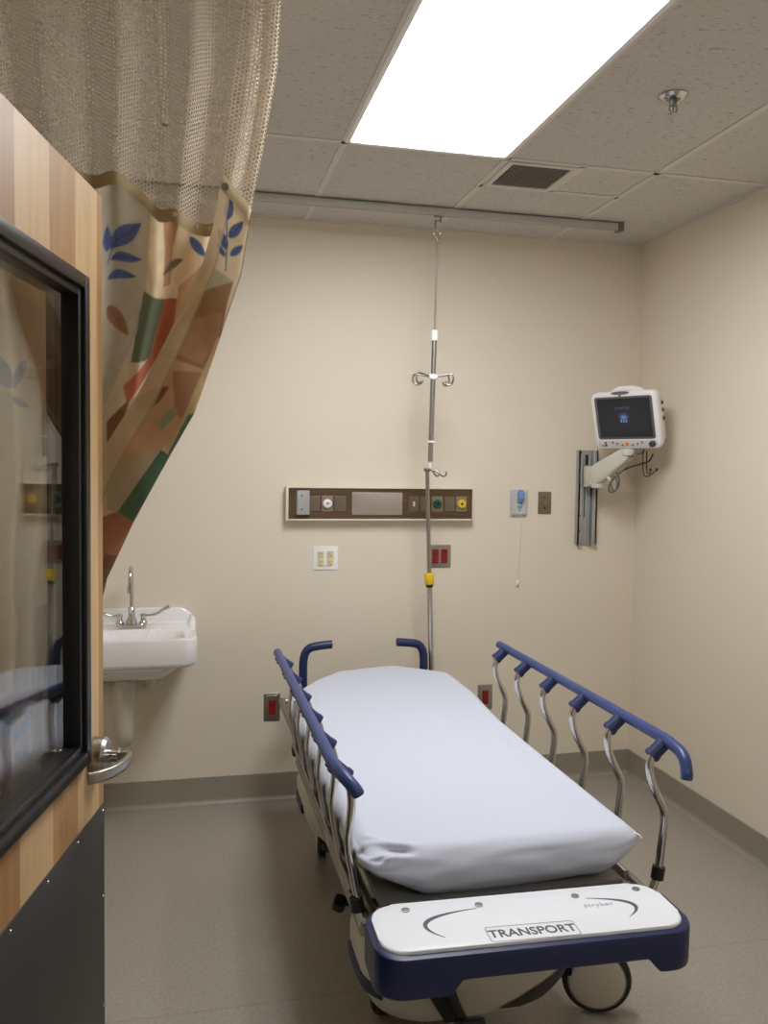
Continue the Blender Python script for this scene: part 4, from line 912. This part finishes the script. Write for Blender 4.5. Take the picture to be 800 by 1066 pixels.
# head push handles
for x, s in ((-1.753, 1), (-1.194, -1)):
    bm = bm_new(); e_ = .128
    pts = smooth_path([(x, -.25, .50), (x, -.25, .64), (x, -.25, .735), (x + s * .022, -.25, .775), (x + s * .075, -.25, .783), (x + s * e_, -.25, .787)], 3)
    add_tube(bm, pts, .019, 18); h_ = sobj('push_handle', bm, BLUE)
    bm = bm_new(); add_tube(bm, [pts[-1], pts[-1] + Vector((s * .002, 0, 0))], .015, 14); sobj('end_plug', bm, NAVY, h_)
# stretcher IV pole
bm = bm_new(); add_tube(bm, [(-1.150, -.25, .5), (-1.1735, -.25, 1.07)], .0125, 16); pl = sobj('iv_pole', bm, CHROME, label='chrome pole with yellow twist grip at the head end')
bm = bm_new(); add_tube(bm, [(-1.1735, -.25, 1.07), (-1.192, -.25, 1.575)], .0095, 14); sobj('upper_tube', bm, STEEL, pl)
bm = bm_new(); add_tube(bm, [(-1.1722, -.25, 1.05), (-1.1728, -.25, 1.056), (-1.1742, -.25, 1.098), (-1.1744, -.25, 1.103)], [.019, .0225, .0225, .02], 18); sobj('twist_grip', bm, YEL, pl)
bm = bm_new(); add_tube(bm, [(-1.1715, -.25, 1.036), (-1.1722, -.25, 1.05)], [.015, .019], 16); sobj('grip_base', bm, BLACK, pl)
bm = bm_new(); add_box(bm, (-1.206, -.262, 1.568), (-1.178, -.238, 1.585), .003); sobj('hook_block', bm, DULL, pl)
for dx, dy_, s in ((.06, -.02, 1), (.045, .03, 1)):
    bm = bm_new(); b0 = Vector((-1.182, -.25, 1.577)); add_tube(bm, smooth_path([b0, b0 + Vector((dx * .5, dy_ * .6, -.004)), b0 + Vector((dx * .75, dy_, -.02)), b0 + Vector((dx * 1.0, dy_, -.032)), b0 + Vector((dx * 1.25, dy_, -.026)), b0 + Vector((dx * 1.25, dy_, -.008))], 2), .0042, 8); sobj('hook', bm, DULL, pl)

# foot shelf (white top in a blue bumper), turned a touch off square
FM = T(-1.542, -2.325, 0) @ Rz(math.radians(-1.6)) @ T(1.542, 2.325, 0)
bm = bm_new(); x0, x1, y0, y1 = -1.895, -1.19, -2.432, -2.222
st = []      # cross-sections along x: rounded ends, shallower middle
def half(xd): r_ = .062; return math.sqrt(max(0, r_ * r_ - (r_ - min(xd, r_)) ** 2)) - r_
xs_ = sorted(set([x0 + .062 * (1 - math.cos(a)) + .0012 for a in np.linspace(0, PI / 2, 10)] + [x1 - .062 * (1 - math.cos(a)) - .0012 for a in np.linspace(0, PI / 2, 10)] + list(np.linspace(x0 + .07, x1 - .07, 60))))
for x in xs_:
    hd = half(min(x - x0, x1 - x)); ya, yb = y0 - hd, y1 + hd
    zb_ = .546 - .031 * (1 - sm(x0 + .15, x0 + .18, x)) - .031 * sm(x1 - .12, x1 - .085, x)
    b_ = min(.008, (yb - ya) * .3); st.append([(x, ya + b_, .603), (x, ya + b_ * .3, .6005), (x, ya, .595), (x, ya + .001, zb_ + b_), (x, ya + b_ * .3 + .001, zb_ + b_ * .3), (x, ya + b_, zb_), (x, yb - b_, zb_), (x, yb, zb_ + b_), (x, yb, .595), (x, yb - b_, .603)])
loft(bm, st)
bmesh.ops.transform(bm, matrix=FM, verts=bm.verts); shelf = sobj('foot_shelf', bm, NAVY, ang=40, label='navy blue bumper edge')
bm = bm_new(); add_prism(bm, rrect(x0 + .014, y0 + .016, x1 - .014, y1 - .003, .055, 8), .598, .6105, FM, .006); sobj('shelf_top', bm, mat('shelf_white', srgb(232, 235, 241), .3), shelf, ang=40, label='glossy white top panel')
ZT = .6106
def flat(bm, pts, d=.0006): add_prism(bm, pts, ZT, ZT + d)
ta = math.atan2(-.008, .197) + .0
def bezier_arc(P0, P1, P2, w0, w1, n_=24):
    """crescent: width swelling in the middle"""
    o1, o2 = [], []
    for i in range(n_ + 1):
        t_ = i / n_; p = (1 - t_) ** 2 * Vector(P0) + 2 * t_ * (1 - t_) * Vector(P1) + t_ * t_ * Vector(P2); d = (2 * (1 - t_) * (Vector(P1) - Vector(P0)) + 2 * t_ * (Vector(P2) - Vector(P1))).normalized()
        w_ = w1 * (math.sin(PI * t_) ** 1.3) + w0; q_ = Vector((-d.y, d.x)); o1.append(tuple(p + q_ * w_)); o2.append(tuple(p - q_ * w_))
    return o1 + o2[::-1]
for arc in (((-1.641, -2.272), (-1.835, -2.285), (-1.745, -2.372)), ((-1.383, -2.28), (-1.23, -2.315), (-1.325, -2.374))):
    bm = bm_new(); flat(bm, bezier_arc(*arc, .0006, .0045)); sobj('crescent_decal', bm, DECAL, shelf, smooth=False)
#flat(bm, bezier_arc((-1.641, -2.272), (-1.835, -2.285), (-1.745, -2.372), .0006, .0045)); flat(bm, bezier_arc((-1.383, -2.28), (-1.23, -2.315), (-1.325, -2.374), .0006, .0045))
TM = T(-1.556, -2.3855, ZT) @ Rz(ta - .012)
bm = text_bm('TRANSPORT', .0335, TM, .0004, 1.02, .0007); bmesh.ops.transform(bm, matrix=TM @ Matrix.Diagonal((1.0, 1.18, 1, 1)) @ TM.inverted(), verts=bm.verts); sobj('lettering', bm, DECAL, shelf, smooth=False)
bm = bm_new(); o_ = rrect(-.099, -.0285, .099, .0285, .008, 4); i_ = rrect(-.0975, -.027, .0975, .027, .007, 4); n = len(o_)
va = [bm.verts.new(TM @ Vector((x, y, .0004))) for x, y in o_]; vb = [bm.verts.new(TM @ Vector((x, y, .0004))) for x, y in i_]
for i in range(n): bm.faces.new((va[i], va[(i + 1) % n], vb[(i + 1) % n], vb[i]))
sobj('lettering_border', bm, DECAL, shelf, smooth=False)
bm = text_bm('stryker', .022, T(-1.368, -2.312, ZT) @ Rz(ta - .01) @ Matrix.Shear('XZ', 4, (0, 0)), .0003, 1.1); sobj('maker_lettering', bm, DECAL2, shelf, smooth=False)
for x in (-1.80, -1.634, -1.404, -1.25):
    bm = bm_new(); add_lathe(bm, [(.0001, 0), (.009, 0), (.009, .002), (.005, .003), (.0001, .0015)], 16, FM @ T(x, -2.262 + (.006 if abs(x + 1.52) > .2 else 0), ZT)); sobj('screw', bm, DULL, shelf)
bm = bm_new()
for x in (-1.75, -1.32): add_box(bm, (x - .02, -2.3, .53), (x + .02, -2.17, .548), .003)
sobj('shelf_bracket', bm, DULL)

# ------------------------------------------------------------------ mattress and fitted sheet
def soft_slab(x0, x1, y0, y1, z0_, z1_, r, nx, ny, nz, warp):
    bm = bm_new(); sx_, sy_, sz_ = x1 - x0, y1 - y0, z1_ - z0_; vd = {}
    def V(i, j, k):
        key = (i, j, k)
        if key not in vd:
            p = Vector((x0 + sx_ * i / nx, y0 + sy_ * j / ny, z0_ + sz_ * k / nz))
            q_ = Vector((min(max(p.x, x0 + r), x1 - r), min(max(p.y, y0 + r), y1 - r), min(max(p.z, z0_ + min(r, sz_ * .49)), z1_ - min(r, sz_ * .49))))
            d = p - q_
            if d.length > 1e-9: p = q_ + d.normalized() * min(r, sz_ * .49) * (max(abs(d.x) , abs(d.y), abs(d.z)) / min(r, sz_ * .49)) if False else q_ + d.normalized() * max(abs(d.x), abs(d.y), abs(d.z))
            vd[key] = bm.verts.new(warp(p))
        return vd[key]
    for i in range(nx):
        for j in range(ny): bm.faces.new((V(i, j, nz), V(i + 1, j, nz), V(i + 1, j + 1, nz), V(i, j + 1, nz))); bm.faces.new((V(i, j, 0), V(i, j + 1, 0), V(i + 1, j + 1, 0), V(i + 1, j, 0)))
    for i in range(nx):
        for k in range(nz): bm.faces.new((V(i, 0, k), V(i + 1, 0, k), V(i + 1, 0, k + 1), V(i, 0, k + 1))); bm.faces.new((V(i, ny, k), V(i, ny, k + 1), V(i + 1, ny, k + 1), V(i + 1, ny, k)))
    for j in range(ny):
        for k in range(nz): bm.faces.new((V(0, j, k), V(0, j, k + 1), V(0, j + 1, k + 1), V(0, j + 1, k))); bm.faces.new((V(nx, j, k), V(nx, j + 1, k), V(nx, j + 1, k + 1), V(nx, j, k + 1)))
    return bm
MX0, MX1, MY0, MY1 = -1.882, -1.172, -2.165, -.315
def corner_rise(p):
    """the sheet pulls the lower foot corners up"""
    if p.y > -1.9 or p.z > .69: return 0
    f = min(1, (.69 - p.z) / .115) * sm(-1.9, -2.1, p.y) if False else min(1, (.69 - p.z) / .115) * (1 - sm(-2.1, -1.95, p.y))
    return f * (.07 * max(0, min(1, (-1.72 - p.x) / .15)) ** 1.1 + .075 * max(0, min(1, (p.x + 1.262) / .09)) ** 1.3)
def head_shape(p):
    """narrowed, chamfered head end"""
    p = p.copy(); cx = -1.515; hw = .355
    t_ = (p.x - cx) / hw; lim = MY1 - .0
    # chamfer: move head-end points back depending on |x|
    back = float(np.interp(t_, [-1, -.74, -.35, .39, .97, 1.06], [.40, .235, .07, 0, .22, .34]))
    g = max(0, (p.y - (MY1 - .9)) / .9); p.y -= back * g ** 3 * 1.0
    p.x += .035 * sm(-1.25, -.75, p.y) * max(0, t_) + .055 * sm(-1.2, -.5, p.y) * max(0, -t_)
    return p
def crease(p, a, b, wd):
    """0..1 closeness to the segment ab"""
    a, b = Vector(a), Vector(b); d = b - a; t_ = max(0, min(1, (p - a).dot(d) / d.length_squared)); return math.exp(-((p - a - d * t_).length / wd) ** 2) * math.sin(PI * (.08 + .84 * t_)) 
from mathutils import noise
def sheet_warp(p):
    ztop = .705; k = (p.z - .575) / (.705 - .575); q_ = head_shape(p)
    # foot end tucks under
    if p.z < .66 and p.y < -1.9:
        f = (0.66 - p.z) / .085; q_.y += .035 * f * f
    if p.z < .64: q_.x += (-1.527 - p.x) * .06 * ((.64 - p.z) / .065)
    side = 1 - abs(2 * k - 1)
    # bottom edge: hem rides up toward both corners of the foot end
    q_.z += corner_rise(p)
    if p.z < .64 and p.y < -2.0: q_.z -= ((.64 - p.z) / .065) * .012 * max(0, 1 - ((p.x + 1.62) / .3) ** 2)
    n1 = noise.noise(Vector((p.x * 2.2, p.y * 1.3, p.z * 3))); q_.z += .004 * n1
    # soft diagonal stretch folds on the top
    if p.z > .68:
        q_.z -= .004 * crease(q_, (-1.22, -1.15, .705), (-1.30, -1.75, .705), .012); q_.z += .004 * crease(q_, (-1.20, -1.1, .705), (-1.275, -1.75, .705), .014)
        q_.z -= .003 * crease(q_, (-1.28, -.75, .705), (-1.40, -1.2, .705), .02)
    for a, b, w_, amp in (((-1.885, -2.10, .70), (-1.74, -2.14, .705), .013, .010), ((-1.89, -2.15, .675), (-1.75, -2.17, .69), .012, .013), ((-1.86, -2.06, .71), (-1.80, -2.13, .70), .010, .008),
                          ((-1.885, -2.17, .655), (-1.70, -2.178, .66), .010, -.008), ((-1.86, -2.18, .69), (-1.82, -2.17, .70), .01, -.008), ((-1.885, -2.12, .685), (-1.76, -2.155, .70), .008, -.011), ((-1.72, -2.175, .60), (-1.45, -2.18, .665), .016, .005), ((-1.68, -2.17, .59), (-1.30, -2.18, .62), .012, .005),
                          ((-1.60, -2.17, .585), (-1.22, -2.18, .64), .010, -.004), ((-1.25, -2.175, .60), (-1.19, -2.175, .68), .012, -.006), ((-1.2, -2.12, .60), (-1.175, -2.05, .69), .012, .005)):
        c_ = crease(q_, a, b, w_); q_ += Vector((-.2 if p.x < -1.7 else 0, -.75, .6)) * (1.7 * amp * c_)
    if side > 0 and p.y < -2.0: 
        n2 = noise.noise(Vector((p.x * 9 + p.z * 14, p.y * 6, p.z * 20 + 4))); q_.y -= .006 * n2 * min(1, side * 2)
        n3 = noise.noise(Vector((p.x * 3.5 + p.z * 30, p.y * 2, p.z * 34 - p.x * 6))); q_.y -= .006 * n3 * min(1, side * 2)
    if abs(p.x + 1.527) > .3:
        n2 = noise.noise(Vector((p.y * 7, p.z * 8, p.x))); q_.x += .004 * n2 * min(1, side * 2)
    return q_
bm = soft_slab(MX0, MX1, MY0, MY1, .575, .705, .042, 150, 240, 28, sheet_warp)
bmesh.ops.delete(bm, geom=[f for f in bm.faces if all(v.co.z < .60 for v in f.verts) and all(MX0 + .07 < v.co.x < MX1 - .07 and v.co.y > MY0 + .09 for v in f.verts)], context='FACES')
sh = obj('fitted_sheet', bm, SHEET, ang=180); tag(sh, 'smooth white fitted sheet stretched over the stretcher mattress', 'bed sheet')
def mat_warp(p):
    q_ = head_shape(p); q_.z += corner_rise(p) * .9; return q_
bm = soft_slab(MX0 + .03, MX1 - .02, MY0 + .045, MY1 - .04, .5745, .66, .02, 30, 60, 4, mat_warp)
tag(obj('mattress', bm, VINYL, ang=60), 'thin grey-bottomed stretcher mattress under the white sheet', 'mattress')
bm = bm_new(); add_tube(bm, smooth_path([(-1.186, -2.135, .685), (-1.178, -2.148, .686), (-1.172, -2.155, .678)], 1), .0022, 6); cr_ = obj('sheet_tag', bm, CORD, sh)
